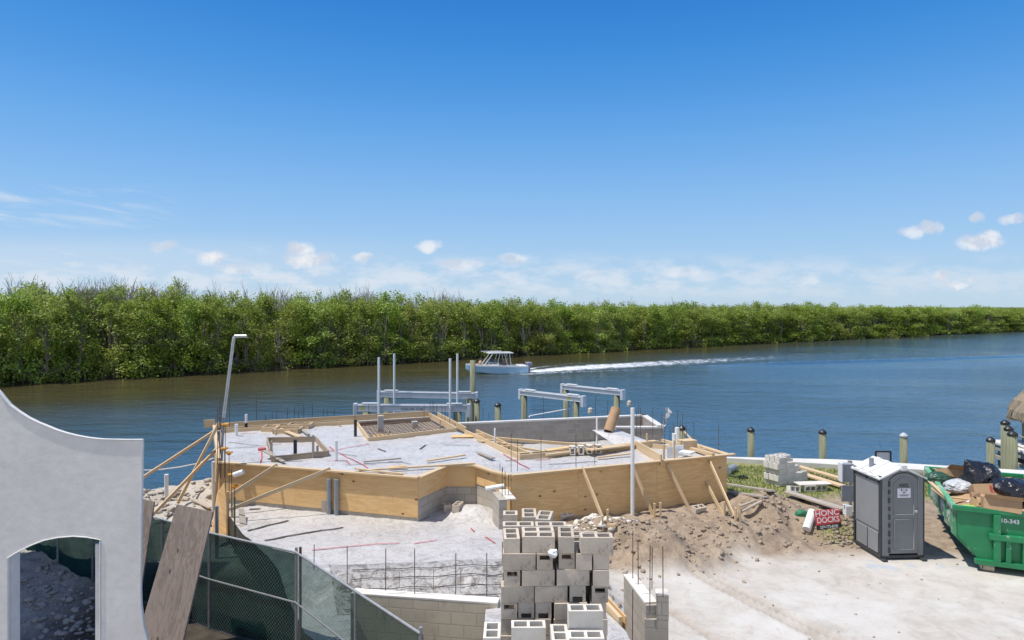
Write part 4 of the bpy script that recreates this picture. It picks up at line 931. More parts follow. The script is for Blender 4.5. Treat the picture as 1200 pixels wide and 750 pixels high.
board('wood_board', 'gray board leaning by the green stake at the formwork corner', [atY(280,596,17.5),atY(286,596,17.6),atY(292,632,16.4),atY(283,632,16.3)], .03, 'wood_gray')

# ------------------------------------------------------------------ chain link fence with green screen
FN = [(-13.2,17.2),(-10.6,15.9),(-9.2,14.95),(-7.06,13.75),(-5.75,12.93),(-3.77,11.9),(-1.2,8.93)]
fence = thing('chain_link_fence', 'chain link fence lined with dark green windscreen cloth', 'fence', (-5,12,0))
ftop = [1.83]*7
rail = MB(); rail.tube([(x,y,1.83) for x,y in FN], .021, 8); rail.build('top_rail', M['galv'], fence)
rail = MB(); rail.tube([(x,y,.95) for x,y in FN[2:]], .017, 8); rail.build('mid_rail', M['galv'], fence)
posts = [0,1,2,3,4,5,6]
for i in posts:
    x, y = FN[i]; MB().tube([(x,y+.03,-.1),(x,y+.03,1.9 if i in (5,6) else 1.84)], .026, 8).build('post', M['galv'], fence)
x, y = FN[5]; MB().tube([(x+.09,y-.03,-.1),(x+.09,y-.03,1.93)], .024, 8).build('post', M['rust'], fence)
x, y = lerp2(FN[5],FN[6],.55); MB().tube([(x,y,-.1),(x,y,1.80)], .02, 8).build('post', M['galv'], fence)
for i, t in ((4,.35),(4,.62),(5,.28),(5,.32)):
    x, y = lerp2(FN[i],FN[i+1],t); 
cm = MB(); scr = MB(); scr2 = MB()
for a, b in zip(FN[:-1], FN[1:]):
    a = Vector(a); b = Vector(b); L = (b-a).length; t = (b-a)/L; n = Vector((t.y,-t.x)); hh = 1.78; st = .075
    if a.x > -10:
        for sgn in (1,-1):
            k = -hh
            while k < L:
                s0, s1 = max(k, 0), min(k+hh, L)
                if s1-s0 > .03:
                    z0, z1 = .03+(s0-k), .03+(s1-k)
                    if sgn < 0: z0, z1 = .03+hh-(s0-k), .03+hh-(s1-k)
                    p = a+t*s0-n*-.024; q = a+t*s1-n*-.024; cm.tube([(p.x,p.y,z0),(q.x,q.y,z1)], .0016, 3, cap=False)
                k += st
    m_ = max(2, int(L/.25))
    for i in range(m_):
        p = a+t*(L*i/m_); q = a+t*(L*(i+1)/m_)
        sag = lambda s: .012*math.sin(s*5.3)+.008*math.sin(s*13+1)
        zt0 = 1.80-.012*abs(math.sin(i*1.9)); zt1 = 1.80-.012*abs(math.sin((i+1)*1.9)); w0 = -n*(.03+sag(L*i/m_)); w1 = -n*(.03+sag(L*(i+1)/m_))
        (scr if a.x < -4 else scr2).add([(p.x+w0.x,p.y+w0.y,.05),(q.x+w1.x,q.y+w1.y,.05),(q.x+w1.x,q.y+w1.y,zt1),(p.x+w0.x,p.y+w0.y,zt0)], [(0,1,2,3)])
cm.build('chain_mesh', M['wire'], fence); scr.build('windscreen', M['screen_dense'], fence, smooth=True); scr2.build('windscreen', M['screen'], fence, smooth=True)

# ------------------------------------------------------------------ raised pad with the blocks
pad = thing('raised_pad', 'raised building pad covered in white sheeting under the block stacks', 'slab', (.6,8,0))
ZP = 1.5
pp = [(-.40,6.6),(-.40,10.38),(.9,10.75),(1.28,10.72),(1.62,9.7),(1.75,6.6)]
MB().prism(pp, -.05, ZP-.02).build('fill', M['sheeting_clear'], pad)
clipped(pp, .2, lambda X, Y: ZP+.02*fbm(X*3,Y*3,3)-.01, 'sheeting', M['sheeting'], pad)
def block_mesh(name, L=.39, Wd=.19, H=.19, cores=2, mat='block', notch=None):
    """hollow concrete block, length along x, cores vertical; open cores are real holes"""
    b = MB(); t = .032; bmm = bmesh.new()
    xs = [-L/2, -L/2+t] + ([-.017, .017] if cores == 2 else []) + [L/2-t, L/2]; ys = [-Wd/2, -Wd/2+t, Wd/2-t, Wd/2]
    hole = {1,3} if cores == 2 else {1}
    g = {}
    def v(i, j, k):
        if (i,j,k) not in g: g[(i,j,k)] = bmm.verts.new((xs[i], ys[j], (0,H)[k]))
        return g[(i,j,k)]
    nx = len(xs)-1
    solid = lambda i, j: 0 <= i < nx and 0 <= j < 3 and not (j == 1 and i in hole)
    for i in range(nx):
        for j in range(3):
            if not solid(i,j): continue
            bmm.faces.new([v(i,j,1),v(i+1,j,1),v(i+1,j+1,1),v(i,j+1,1)]); bmm.faces.new([v(i,j+1,0),v(i+1,j+1,0),v(i+1,j,0),v(i,j,0)])
            for (di,dj,e) in ((-1,0,((i,j),(i,j+1))),(1,0,((i+1,j),(i+1,j+1))),(0,-1,((i,j),(i+1,j))),(0,1,((i,j+1),(i+1,j+1)))):
                if not solid(i+di,j+dj): (p,q) = e; bmm.faces.new([v(*p,0),v(*q,0),v(*q,1),v(*p,1)])
    bmesh.ops.recalc_face_normals(bmm, faces=bmm.faces)
    me = bpy.data.meshes.new(name); bmm.to_mesh(me); bmm.free(); me.materials.append(M[mat]); return me
def notch_mesh(name, side, mat='block'):
    """half block seen end on with a knocked out notch in its end face (side 1 top, -1 bottom)"""
    b = MB(); L, Wd, H = .19, .39, .19; z0, z1 = (H-.075, H-.02) if side > 0 else (.0, .06); nx = .06
    # front wall (at -y) built round the notch
    f = [(-L/2,-nx,0,H),(nx,L/2,0,H),(-nx,nx,0,z0),(-nx,nx,z1,H)]
    for x0,x1,a,c in f:
        if c-a > .001: b.box(((x0+x1)/2, -Wd/2+.02, (a+c)/2), (x1-x0,.04,c-a))
    b.box((-L/2+.016, .02, H/2), (.032,Wd-.04,H)); b.box((L/2-.016, .02, H/2), (.032,Wd-.04,H)); b.box((0, Wd/2-.016, H/2), (L-.064,.032,H)); b.box((0,.05,H/2), (L-.064,.035,H))
    o = b.build(name, M[mat]); me = o.data; bpy.data.objects.remove(o); return me
BLK = block_mesh('block'); HALF = block_mesh('half_block', L=.19, cores=1); NT_ = notch_mesh('notched_block', 1); NB_ = notch_mesh('notched_block', -1); BLKW = block_mesh('pale_block', mat='block_white')
def put_block(me, x, y, z, rz, label, group=None, tilt=0.0, cat='block'):
    o = bpy.data.objects.new('concrete_block', me); C.objects.link(o); o.location = (x,y,z); o.rotation_euler = (tilt, 0, rz); return tag(o, label, cat, group)
CH = .1955; ZB = 3.36-9*CH; Y0 = 8.15; PX = lambda zx: ((570+zx/4.394)-600)/FPX*Y0
main_lab = 'concrete block in the tallest stack, piled loosely in courses'; GM = 'blocks of the tallest stack'
# pallet below
pal = thing('wooden_pallet', 'wooden pallet under the tallest block stack', 'pallet', (.5,8.75,ZP))
for i in range(6): MB().box((.5,8.25+i*.21,ZB-.012), (1.34,.12,.022)).build('slat', M['wood_old'], pal)
for x in (-.1,.5,1.1): MB().box((x,8.77,ZP+.042), (.09,1.2,.068)).build('bearer', M['wood_old'], pal)
rows = [  # front face of each course from the top: (start, kind) in the photograph's own spacing, S stretcher, H end-on half, T / B notched
 [(183,'S'),(372,'H'),(482,'S')],
 [(85,'S'),(260,'T'),(375,'T'),(462,'H'),(552,'H')],
 [(92,'T'),(182,'S'),(362,'S'),(549,'H')],
 [(75,'S'),(248,'S'),(430,'B'),(545,'T')],
 [(72,'T'),(160,'B'),(250,'B'),(345,'S'),(535,'H')],
 [(72,'S'),(250,'H'),(345,'S'),(535,'H')],
 [(75,'S'),(255,'S'),(440,'H'),(535,'H')],
 [(72,'H'),(165,'S'),(345,'S'),(535,'H')],
 [(75,'S'),(255,'S'),(440,'H'),(535,'H')]]
for r, row in enumerate(rows):
    z = ZB+(8-r)*CH; sh = rnd.uniform(-.006,.006)
    for st, k in row:
        w = .39 if k == 'S' else .19; x = PX(st)+w/2+.004+sh; jy = rnd.uniform(-.03,.02)
        if k == 'S': put_block(BLK, x, Y0+.095+jy, z, rnd.uniform(-.045,.045), main_lab, GM)
        elif k == 'H': put_block(BLK, x, Y0+.195+jy, z, math.pi/2+rnd.uniform(-.05,.05), main_lab, GM)
        else: put_block(NT_ if k == 'T' else NB_, x, Y0+.195+jy, z, rnd.uniform(-.015,.015), main_lab, GM)
    # ranks behind
    for rank, y in ((1, Y0+.505),(2, Y0+.72),(3, Y0+.925)):
        for c, x in enumerate((PX(78)+.2, PX(255)+.2, PX(438)+.2)):
            if r == 0 and (c == 2 or rank >= 2): continue
            if r == 1 and rank == 3 and c == 2: continue
            put_block(BLK, x+rnd.uniform(-.01,.01), y+rnd.uniform(-.006,.006), z, rnd.uniform(-.02,.02), main_lab, GM)
put_block(BLK, PX(85)+.10, Y0+.20, ZB+8*CH-.02-.0, math.pi/2+.04, 'end-on block with both cores showing at the top corner of the tallest stack')
put_block(BLK, PX(183)+.2, Y0+.295, ZB+8*CH, .03, 'second-rank stretcher block on top of the tallest stack')
for i, (px, Y, lab) in enumerate(((598,9.12,'open-ended block lying at the rear edge of the tallest stack top'),(620,9.12,'tilted block between two others at the rear of the tallest stack top'),(638,9.02,'block with wide cores at the far corner of the tallest stack top'))):
    put_block(BLK if i else HALF, (px-600)/FPX*Y, Y, ZB+8*CH, math.pi/2 if i != 2 else 1.4, lab)
# crumpled white rag stuffed between the blocks
rg = MB(); rng = random.Random(4)
bmr = bmesh.new(); bmesh.ops.create_icosphere(bmr, subdivisions=3, radius=.06)
for v in bmr.verts: v.co *= 1+.45*mnoise.noise(v.co*28); v.co.z *= .75
mr = bpy.data.meshes.new('rag'); bmr.to_mesh(mr); bmr.free(); mr.materials.append(M['white_paint']); o = bpy.data.objects.new('white_rag', mr); C.objects.link(o); o.location = atY(648.5,648,Y0-.05); tag(o, 'crumpled white rag stuffed between blocks of the tallest stack', 'rag')
# low stacks in front
def low_stack(x0, y, ncol, rot, ntop, lab, grp, first=0.0):
    for c in range(5):
        for i in range(ncol):
            if rot: put_block(BLKW, x0, y+i*.2, ZP+.01+c*CH, 0, lab, grp)
            else: put_block(BLKW, x0+i*.2, y, ZP+.01+c*CH, math.pi/2, lab, grp)
X1 = lambda zx, Y: ((570+zx/4.394)-600)/FPX*Y
for c in range(5):
    put_block(BLKW, X1(216,7.8), 7.80, ZP+.01+c*CH, rnd.uniform(-.01,.01), 'pale block in the low stack before the middle of the tallest stack', 'blocks of the low middle stack')
    for k in range(3): put_block(BLKW, X1(378,7.5), 7.42+k*.2-.02, ZP+.005+c*CH*(.985), 0 if False else 0.0, 'pale block seen core-up beside the low corner stack', 'blocks of the narrow low stack') if False else None
    put_block(BLKW, X1(512,7.55), 7.55, ZP+.01+c*CH, rnd.uniform(-.01,.01), 'pale block in the front of the low corner stack', 'blocks of the low corner stack')
    put_block(BLKW, X1(507,7.8), 7.78, ZP+.01+c*CH, rnd.uniform(-.01,.01), 'pale block in the back of the low corner stack', 'back blocks of the low corner stack')
    put_block(HALF if False else BLKW, X1(376,7.62), 7.60, ZP+.01+c*CH, math.pi/2, 'pale end-on block squeezed between the two low stacks', 'end-on blocks between the low stacks')
    put_block(BLKW, X1(30,7.75), 7.72, ZP+.01+c*CH-.03, math.pi/2, 'pale end-on block at the stem wall corner of the pad', 'end-on blocks at the stem wall corner')
put_block(BLKW, X1(507,7.8), 7.78, ZP+.01+5*CH, .01, 'pale block lying alone as top course of the low corner stack')
# free-standing pier of blocks with rebar
pier = thing('block_pier', 'short stub of unfinished block wall with bare rebar standing in its cores', 'wall', (2.2,10.3,0))
pA = atY(731,677,11.6); pB = atY(757,690,10.45)
d = Vector((pB.x-pA.x, pB.y-pA.y)); 
pm = MB(); pm.wall((pA.x,pA.y), (pB.x,pB.y), -.05, 1.53, .2, -1); pm.wall((pB.x-.02,pB.y-.01), (pB.x+.33,pB.y-.06), -.05, 1.33, .2, -1); pm.wall((pB.x+.155,pB.y-.035), (pB.x+.335,pB.y-.062), 1.335, 1.70, .2, -1)
pm.build('block_wall', M['wall_block'], pier)
MB().bar((pA.x+.09,pA.y+.03,1.545), (pB.x+.09,pB.y+.06,1.545), .2, .03).build('mortar_top', M['block_white'], pier)
MB().box((pB.x+.25,pB.y+.05,1.715), (.19,.2,.03), -.15).build('mortar_top', M['block_white'], pier)
for px, yb, yt, Y in ((741.6,678,622,11.2),(748,685,634,10.8),(761.5,718,639,10.4),(764,690,641,10.6),(777,700,640,10.35),(741,752,691,10.2)): rebar(px, yb, yt, Y, 'rust', .007, pier, rnd.uniform(-.6,.6))
# laminated form board at the pad edge
fa, fb_ = atY(694,698,10.95), atY(727,735,9.95)
q4 = [fa+Vector((0,0,.13)), fb_+Vector((0,0,.13)), fb_+Vector((0,0,-.17)), fa+Vector((0,0,-.17))]
lf = thing('form_board', 'yellow laminated form board on edge along the sheeted pad', 'form board', tuple(fa))
MB().bar(fa, fb_, .06, .30).build('board', M['wood'], lf); MB().bar(fa+Vector((.085,.04,.0)), fb_+Vector((.085,.04,.0)), .02, .28).build('plywood_face', M['plywood'], lf)

# ------------------------------------------------------------------ poles, posts, pilings
tall = thing('bent_pole', 'tall leaning gray pole with a bent top at the deck corner', 'pole', tuple(atY(259,560,19.0)))
a = atY(259,560,19.0); b = atY(262,489,19.0); c_ = atY(273.5,399,19.0); d_ = atY(275.5,394,19.0); e_ = atY(289,394,19.0)
MB().tube([a,b], .032, 8).build('sleeve', M['pvc_gray'], tall); MB().tube([b,c_,atY(274,396,19),d_,e_], .045, 8).build('pipe', M['pipe_galv'], tall)
g = onwall(734, P_C5, P_C6, .32, 0.0); g.z = H_at(g.x, g.y); tag(MB().tube([Vector((g.x,g.y,-.3)), Vector((g.x,g.y,CAM_H-(478-360)/FPX*g.y))], .052, 14).build('white_pole', M['pvc'], loc=(g.x,g.y,g.z)), 'white plastic pipe standing upright in the dirt before the formwork', 'pipe')
tg = MB(); rp = [atY(x,y,20.5) for x,y in ((779,509),(778,500),(780.5,490),(784,484),(781,478))]; wd = [.015,.03,.06,.09,.05]
for i in range(4): tg.quad(rp[i]+Vector((-wd[i],.02*i,0)), rp[i]+Vector((wd[i],-.03*i,.02)), rp[i+1]+Vector((wd[i+1],.04,.01)), rp[i+1]+Vector((-wd[i+1],-.02,0)))
tag(tg.build('plastic_strip', M['clear_plastic'], loc=tuple(rp[0])), 'torn strip of clear plastic blowing from a rebar on the deck', 'plastic strip')
for px, y0, y1, nm, mat, r, lab in ((195,556,582,'marker_post','pvc',.06,'short white marker post standing on the rubble by the water'),(254,593,626,'fence_pipe','pvc_gray',.045,'gray pipe upright behind the fence beside the propped plywood'),(275,582,630,'steel_stake','green_stake',.02,'green steel stake at the formwork corner'),(250,541,600,'white_pipe','pvc',.045,'white pipe upright at the water side of the deck corner')):
    Y = {195:20.6,254:16.6,275:16.9,250:19.4}[px]; a = atY(px,y0,Y); tag(MB().tube([(a.x,a.y,0.0),a], r, 10).build(nm, M[mat], loc=(a.x,a.y,0)), lab, 'post' if px != 250 else 'pipe')
rope = [atY(120,551,21.5)]+[atY(168+10.5*i, 551-.0*i-2.2*math.sin(i/6*1.2)*i/3, 21.5+.3*i) for i in range(7)]
tag(MB().tube([atY(100,549,21),atY(168,551,21.5),atY(190,550,22),atY(212,547,22.5),atY(232,543,23),atY(250,537,23.4)], .022, 6).build('white_hose', M['pvc'], loc=tuple(atY(168,551,21.5))), 'white hose hanging over the water beside the deck corner', 'hose')

def piling(px, yt, Y, r, lab, grp=None, capm='piling_cap', z0=-4.0, lean=0.0):
    a = atY(px, yt, Y); t0 = thing('dock_piling', lab, 'piling', (a.x,a.y,WATER_Z), grp)
    MB().tube([(a.x,a.y,z0),(a.x,a.y,(a.z+z0)/2),(a.x+lean,a.y,a.z-.12)], [r*1.06,r*1.02,r*.97], 14).build('pole', M['piling'], t0, smooth=True)
    if capm: MB().lathe((a.x+lean,a.y,a.z-.13), [(r*1.08,0),(r*1.1,.06),(r*.6,.13),(.01,.17)], 14).build('cap', M[capm], t0)
    return t0
piling(880,501.5,28.2,.14,'black capped piling standing alone next to the deck end'); piling(964,504,27.2,.14,'black capped piling behind the pale block pile'); piling(1059,508,26.4,.14,'piling with a pale gray cone cap behind the portable toilet',capm='white_cap')
piling(1161,513,25.4,.14,'black capped piling behind the dumpster'); piling(1178,493,26.6,.15,'outermost piling of the trio at the dock corner'); piling(1182,500,25.8,.15,'middle piling of the trio at the dock corner'); piling(1186.5,506,25.0,.16,'nearest piling of the trio at the dock corner')
piling(799,499,25.4,.13,'piling just beyond the rebar at the deck end'); piling(554,420,41,.17,'tall bare piling standing before the motor boat',capm=None); piling(583.5,472.5,33.5,.16,'short black capped piling beside the black float')
piling(559,468,33.5,.14,'thin black capped piling at the end of the boat lift'); piling(487,482,38,.13,'low piling between the boat lift beams',capm=None)

def lift_beam(t0, pa, pb, H, W_, motor=True, sticker=None):
    pa, pb = Vector(pa), Vector(pb); d = (pb-pa).normalized()
    n = Vector((d.y,-d.x,0)); b = MB()
    b.bar(pa+Vector((0,0,H/2-.02)), pb+Vector((0,0,H/2-.02)), W_, .04); b.bar(pa+Vector((0,0,-H/2+.02)), pb+Vector((0,0,-H/2+.02)), W_, .04); b.bar(pa, pb, W_*.45, H-.05)
    be = b.build('beam', M['alu'], t0)
    for e in (pa-d*.10, pb+d*.10):
        MB().box(tuple(e+Vector((0,0,-.10))), (.18,.30,H+.34), math.atan2(d.y,d.x)).build('motor_box', M['alu'], t0, bevel=.02)
    for e in (pa+d*.6, pb-d*.6):
        MB().box(tuple(e+Vector((0,0,H/2+.07))), (.75,.2,.05), math.atan2(d.y,d.x)).build('cable_guard', M['white_paint'], t0)
    MB().bar(pa+Vector((0,0,H/2+.03)), pb+Vector((0,0,H/2+.03)), .035, .035).build('drive_shaft', M['alu'], t0)
    if sticker is not None:
        e = pa+d*sticker+n*(W_/2*.45+.012); MB().box(tuple(e), (.16,.006,.16), math.atan2(d.y,d.x)).build('sticker', M['yellow'], t0)
def lift_piles(t0, pts, ztop, r=.16):
    for p in pts: MB().tube([(p[0],p[1],-4),(p[0],p[1],ztop)], r, 14).build('piling', M['piling'], t0, smooth=True)
Z1 = 1.22
la, lb = atY(419,478,33.2), atY(547,478.5,33.2); lc, ld = atY(446,462,38.4), atY(556,464,38.2)
l1 = thing('boat_lift', 'boat lift with two long beams and four white guide poles behind the deck', 'boat lift', (la.x,la.y,WATER_Z))
lift_beam(l1, la, lb, .31, .30, sticker=.25); lift_beam(l1, lc, ld, .31, .30)
lift_piles(l1, [(la.x+.42,la.y),(lb.x-.45,lb.y),(lc.x+.35,lc.y),(ld.x-.3,ld.y)], Z1-.2, .2)
for px, yt, yb, Y in ((444,419,490,33.0),(527.5,420,497,33.0),(462,414.5,488,38.1),(536,414.5,480,37.9)): MB().tube([atY(px,yb,Y),atY(px,yt,Y)], .060, 12).build('guide_pole', M['pvc'], l1)
tx = MB(); 
for k, (x0, w) in enumerate(((470,9),(481,5),(488,3),(492,4))):
    e = atY(x0+w/2,479,33.2); tx.box((e.x,e.y-.10,e.z+.0), (w/FPX*33.2,.006,.05+.02*(k % 2)))
tx.build('maker_plate', M['board_gray'], l1)
l2 = thing('boat_lift', 'boat lift with two bare aluminium beams on pilings, no guide poles', 'boat lift', (2,39,WATER_Z))
ma, mb_ = at(612,460,1.25), at(682,468,1.25); mc, md = at(661,453.5,1.25), at(728,460.5,1.25)
lift_beam(l2, ma, mb_, .26, .34, sticker=3.4); lift_beam(l2, mc, md, .26, .34)
dm = (mb_-ma).normalized()
lift_piles(l2, [xy(ma+dm*.15),xy(mb_-dm*.4),xy(mc+dm*.15),xy(md-dm*.3)], 1.10, .17)
e = atY(674.5,482,36.9); MB().box((e.x,e.y-.2,e.z), (.30,.16,.40)).build('control_box', M['white_paint'], l2, bevel=.02); MB().tube([atY(620,489,35.5),atY(621,487.5,35.5),atY(668,479,36.8),atY(672,478,36.8)], .035, 8).build('water_pipe', M['pvc'], l2)
MB().tube([atY(720,484,36.5),atY(708,489,35.5)], .03, 8).build('water_pipe', M['pvc'], l2)
for bx_ in (mb_, md): MB().lathe((bx_.x+.42,bx_.y-.2,bx_.z-.75), [(.12,0),(.14,.1),(.12,.3),(.05,.34)], 10).build('drive_motor', M['rope'], l2)
fl = MB(); fa_ = atY(545,491,30.5); fl.box((fa_.x+.62,fa_.y,-.9+.0+1.3), (1.35,.9,.42), 0); fl.box((fa_.x+.4,fa_.y,.66), (.5,.5,.1))
tag(fl.build('float_tank', M['black'], loc=(fa_.x+.62,fa_.y,.2), bevel=.05), 'black plastic float tank beside the boat lift', 'float')
# roll of brown paper / post sleeve leaning on the basin wall
rl = thing('leaning_tube', 'open brown cardboard form tube leaning against the basin wall', 'tube', tuple(at(714,507,1.7)))
ra, rb_ = atY(713,506,25.2), atY(722,479,25.6); MB().tube([ra,rb_], .19, 16, cap=False).build('tube', M['cardboard'], rl, smooth=True); MB().tube([rb_-(rb_-ra)*.02,ra], .165, 16, cap=False).build('lining', M['wood_old'], rl)

# ------------------------------------------------------------------ the motor boat and the people in it
def person(name, label, loc, rz, shirt, seated=True, arms=None, scale=1.0):
    """one continuous skinned body; hair and clothing as children"""
    P = {'pel':(0,0,.0),'sp':(0,-.02,.22),'ch':(0,-.02,.42),'nk':(0,0,.56),'hd':(0,.02,.68),'top':(0,.01,.80)}
    R_ = {'pel':.15,'sp':.13,'ch':.155,'nk':.058,'hd':.098,'top':.075}
    E = [('pel','sp'),('sp','ch'),('ch','nk'),('nk','hd'),('hd','top')]
    for s_, sg in (('l',-1),('r',1)):
        if seated: J = {'hip':(.10*sg,.02,-.03),'kn':(.13*sg,.44,.0),'an':(.13*sg,.46,-.42),'toe':(.13*sg,.62,-.45)}
        else: J = {'hip':(.09*sg,0,-.06),'kn':(.10*sg,.05,-.47),'an':(.10*sg,0,-.88),'toe':(.11*sg,.16,-.93)}
        rr = {'hip':.095,'kn':.062,'an':.045,'toe':.035}; prev = 'pel'
        for k in ('hip','kn','an','toe'): P[k+s_] = J[k]; R_[k+s_] = rr[k]; E.append((prev,k+s_)); prev = k+s_
        aj = arms or {'sh':(.19,0,.46),'el':(.25,.12,.22),'wr':(.20,.36,.16),'ha':(.19,.45,.16)}
        rr = {'sh':.062,'el':.046,'wr':.032,'ha':.038}; prev = 'ch'
        for k in ('sh','el','wr','ha'): q = aj[k]; P[k+s_] = (q[0]*sg,q[1],q[2]); R_[k+s_] = rr[k]; E.append((prev,k+s_)); prev = k+s_
    ks = list(P); me = bpy.data.meshes.new(name); me.from_pydata([P[k] for k in ks], [(ks.index(a), ks.index(b)) for a, b in E], [])
    o = bpy.data.objects.new(name, me); C.objects.link(o); md = o.modifiers.new('skin','SKIN'); me.skin_vertices[0].data[0].use_root = True
    for i, k in enumerate(ks): me.skin_vertices[0].data[i].radius = (R_[k], R_[k])
    o.modifiers.new('sub','SUBSURF').levels = 1; o.modifiers['sub'].render_levels = 1; md.use_smooth_shade = True
    me.materials.append(M['skin']); o.location = loc; o.rotation_euler = (0,0,rz); o.scale = (scale,)*3; tag(o, label, 'person', 'people in the motor boat'); ORG[o.name] = Vector()
    MB().lathe((0,-.02,0), [(.165,-.06),(.165,.1),(.155,.22),(.185,.40),(.17,.49),(.07,.55)], 14).build('shirt', shirt, o, smooth=True)
    MB().lathe((0,0,0), [(.11,.70),(.117,.75),(.10,.81),(.05,.845),(.0,.85)], 12).build('hair', M['hair'], o, smooth=True)
    f = MB(); f.box((0,.125,.675),(.022,.035,.035)); 
    for sg in (-1,1): f.box((sg*.034,.112,.70),(.02,.012,.012))
    f.build('face', M['skin'], o)
    return o
bw0 = Vector((-1.6, 76.4, WATER_Z)); HD = math.atan2(-.22, -.975)        # local +x is the bow
boat = thing('motor_boat', 'pale blue dual console motor boat with white hardtop running along the canal', 'boat', tuple(bw0), rotz=HD); boat.scale = (.93,)*3
def hull_pts(x, t):
    """half section at station x (0 stern, 1 bow): keel, chine, sheer"""
    L = 7.4; X = -3.5+L*x; bwd = 1.28*(1-max(0,(x-.45)/.55)**2.6); sheer = .92+.32*x*x; keel = -.32+.0*x+max(0,(x-.8)/.2)**2*1.05
    ch = bwd*(.90-.25*max(0,(x-.5)/.5)); cz = .04+.55*max(0,(x-.5)/.5)**1.6
    return [(X,0,keel),(X,ch,cz),(X,bwd,sheer-.16),(X,bwd*1.0,sheer)], sheer, bwd
st = [0,.1,.2,.3,.4,.5,.6,.7,.8,.88,.94,.98,1.0]; secs = [hull_pts(x,0) for x in st]
hb = MB(); wbnd = MB(); dk = MB(); V = []
for sg in (-1,1):
    for i in range(len(st)-1):
        a = [(p[0],p[1]*sg,p[2]) for p in secs[i][0]]; b = [(p[0],p[1]*sg,p[2]) for p in secs[i+1][0]]
        for j in (0,1): hb.quad(a[j],b[j],b[j+1],a[j+1])
        wbnd.quad(a[2],b[2],b[3],a[3])
a = [p for p in secs[0][0]]; hb.add(a+[(p[0],-p[1],p[2]) for p in a[1:]], [(0,1,2,3,6,5,4)])
hb.build('hull', M['gelcoat_blue'], boat); wbnd.build('gunwale', M['gelcoat'], boat)
for i in range(len(st)-1):
    (sa, za, ba), (sb_, zb_, bb_) = secs[i], secs[i+1]; fr = .0 if st[i] >= .78 else .78
    xa, xb = sa[3][0], sb_[3][0]
    if fr:
        for sg in (-1,1): dk.quad((xa,sg*ba,za),(xb,sg*bb_,zb_),(xb,sg*bb_*fr,zb_+.02),(xa,sg*ba*fr,za+.02))
        if st[i] >= .1: dk.quad((xa,-ba*fr,.42),(xb,-bb_*fr,.42),(xb,bb_*fr,.42),(xa,ba*fr,.42))
        for sg in (-1,1): dk.quad((xa,sg*ba*fr,za+.02),(xb,sg*bb_*fr,zb_+.02),(xb,sg*bb_*fr,.42),(xa,sg*ba*fr,.42))
    else: dk.quad((xa,-ba,za+.01),(xb,-bb_,zb_+.01),(xb,bb_,zb_+.01),(xa,ba,za+.01))
dk.build('deck', M['gelcoat'], boat)
cs = MB(); cs.box((.55,.62,.98),(1.1,.62,.72)); cs.box((.55,-.62,.98),(1.1,.62,.72)); cs.box((-1.0,.55,.72),(.6,.6,.6)); cs.box((-1.0,-.55,.72),(.6,.6,.6)); cs.box((-2.9,0,.80),(.9,2.0,.40)); cs.build('console', M['gelcoat'], boat, bevel=.06)
ht = MB(); n = 14
ol = [(-1.75+3.1*(i/n), (.98 if i/n < .8 else .98-.5*((i/n-.8)/.2)**2)) for i in range(n+1)]; poly = [(x,-y) for x,y in ol]+[(x,y) for x,y in reversed(ol)]
ht.prism(poly, 2.42, 2.52); ht.prism([(x*.9-.0,y*.9) for x,y in poly], 2.52, 2.56); ht.build('hardtop', M['gelcoat'], boat, bevel=.03)
for sg in (-1,1):
    fr = MB(); fr.tube([(-1.45,.95*sg,1.0),(-1.25,.9*sg,2.43)], .045, 8); fr.tube([(-1.0,.95*sg,1.0),(-.65,.9*sg,2.43)], .04, 8); fr.tube([(.25,.95*sg,1.1),(-.1,.9*sg,2.43)], .04, 8); fr.tube([(1.75,.9*sg,1.12),(.75,.88*sg,2.43)], .05, 8); fr.build('frame', M['gelcoat'], boat)
for sg in (-1,1): MB().quad((1.65,.95*sg,1.2),(.3,.98*sg,1.2),(.0,.92*sg,1.75),(1.2,.88*sg,1.75)).build('side_glass', M['glass'], boat); MB().quad((-.2,.98*sg,1.12),(-1.25,.98*sg,1.1),(-.45,.93*sg,1.70),(-.3,.93*sg,1.72)).build('rear_glass', M['glass'], boat)
for sg in (-1,1): MB().quad((1.5,.25*sg,1.25),(1.5,.95*sg,1.25),(1.05,.9*sg,1.95),(1.05,.3*sg,1.95)).build('windscreen', M['glass'], boat)
for sg in (-1,1):
    e = MB(); e.box((-3.85,.42*sg,1.08),(.62,.42,.42)); e.box((-3.78,.42*sg,.55),(.30,.22,.8)); eo = e.build('outboard_engine', M['engine'], boat, bevel=.08); MB().tube([(-3.85,.42*sg,.3),(-3.9,.42*sg,-.4)], .09, 8).build('leg', M['gelcoat'], eo)
MB().tube([(1.9,-.85,2.62),(-.6,-.85,2.62)], .03, 6).build('outrigger', M['gelcoat'], boat); MB().tube([(1.9,.85,2.62),(-.6,.85,2.62)], .03, 6).build('outrigger', M['gelcoat'], boat)
MB().lathe((3.72,0,.92),[(.05,0),(.12,.05),(.12,.25),(.05,.3)],8).build('anchor', M['alu'], boat)
rzh = HD-math.pi/2
def on_boat(x,y,z): return tuple(bw0+Matrix.Rotation(HD,3,'Z') @ (Vector((x,y,z))*.93))
person('person', 'person in a pale shirt seated in the bow of the motor boat', on_boat(2.15,.2,1.0), rzh+.3, M['shirt_tan'])
person('person', 'person in a red shirt seated at the helm under the hardtop', on_boat(-.95,.55,1.12), rzh, M['shirt_red'])

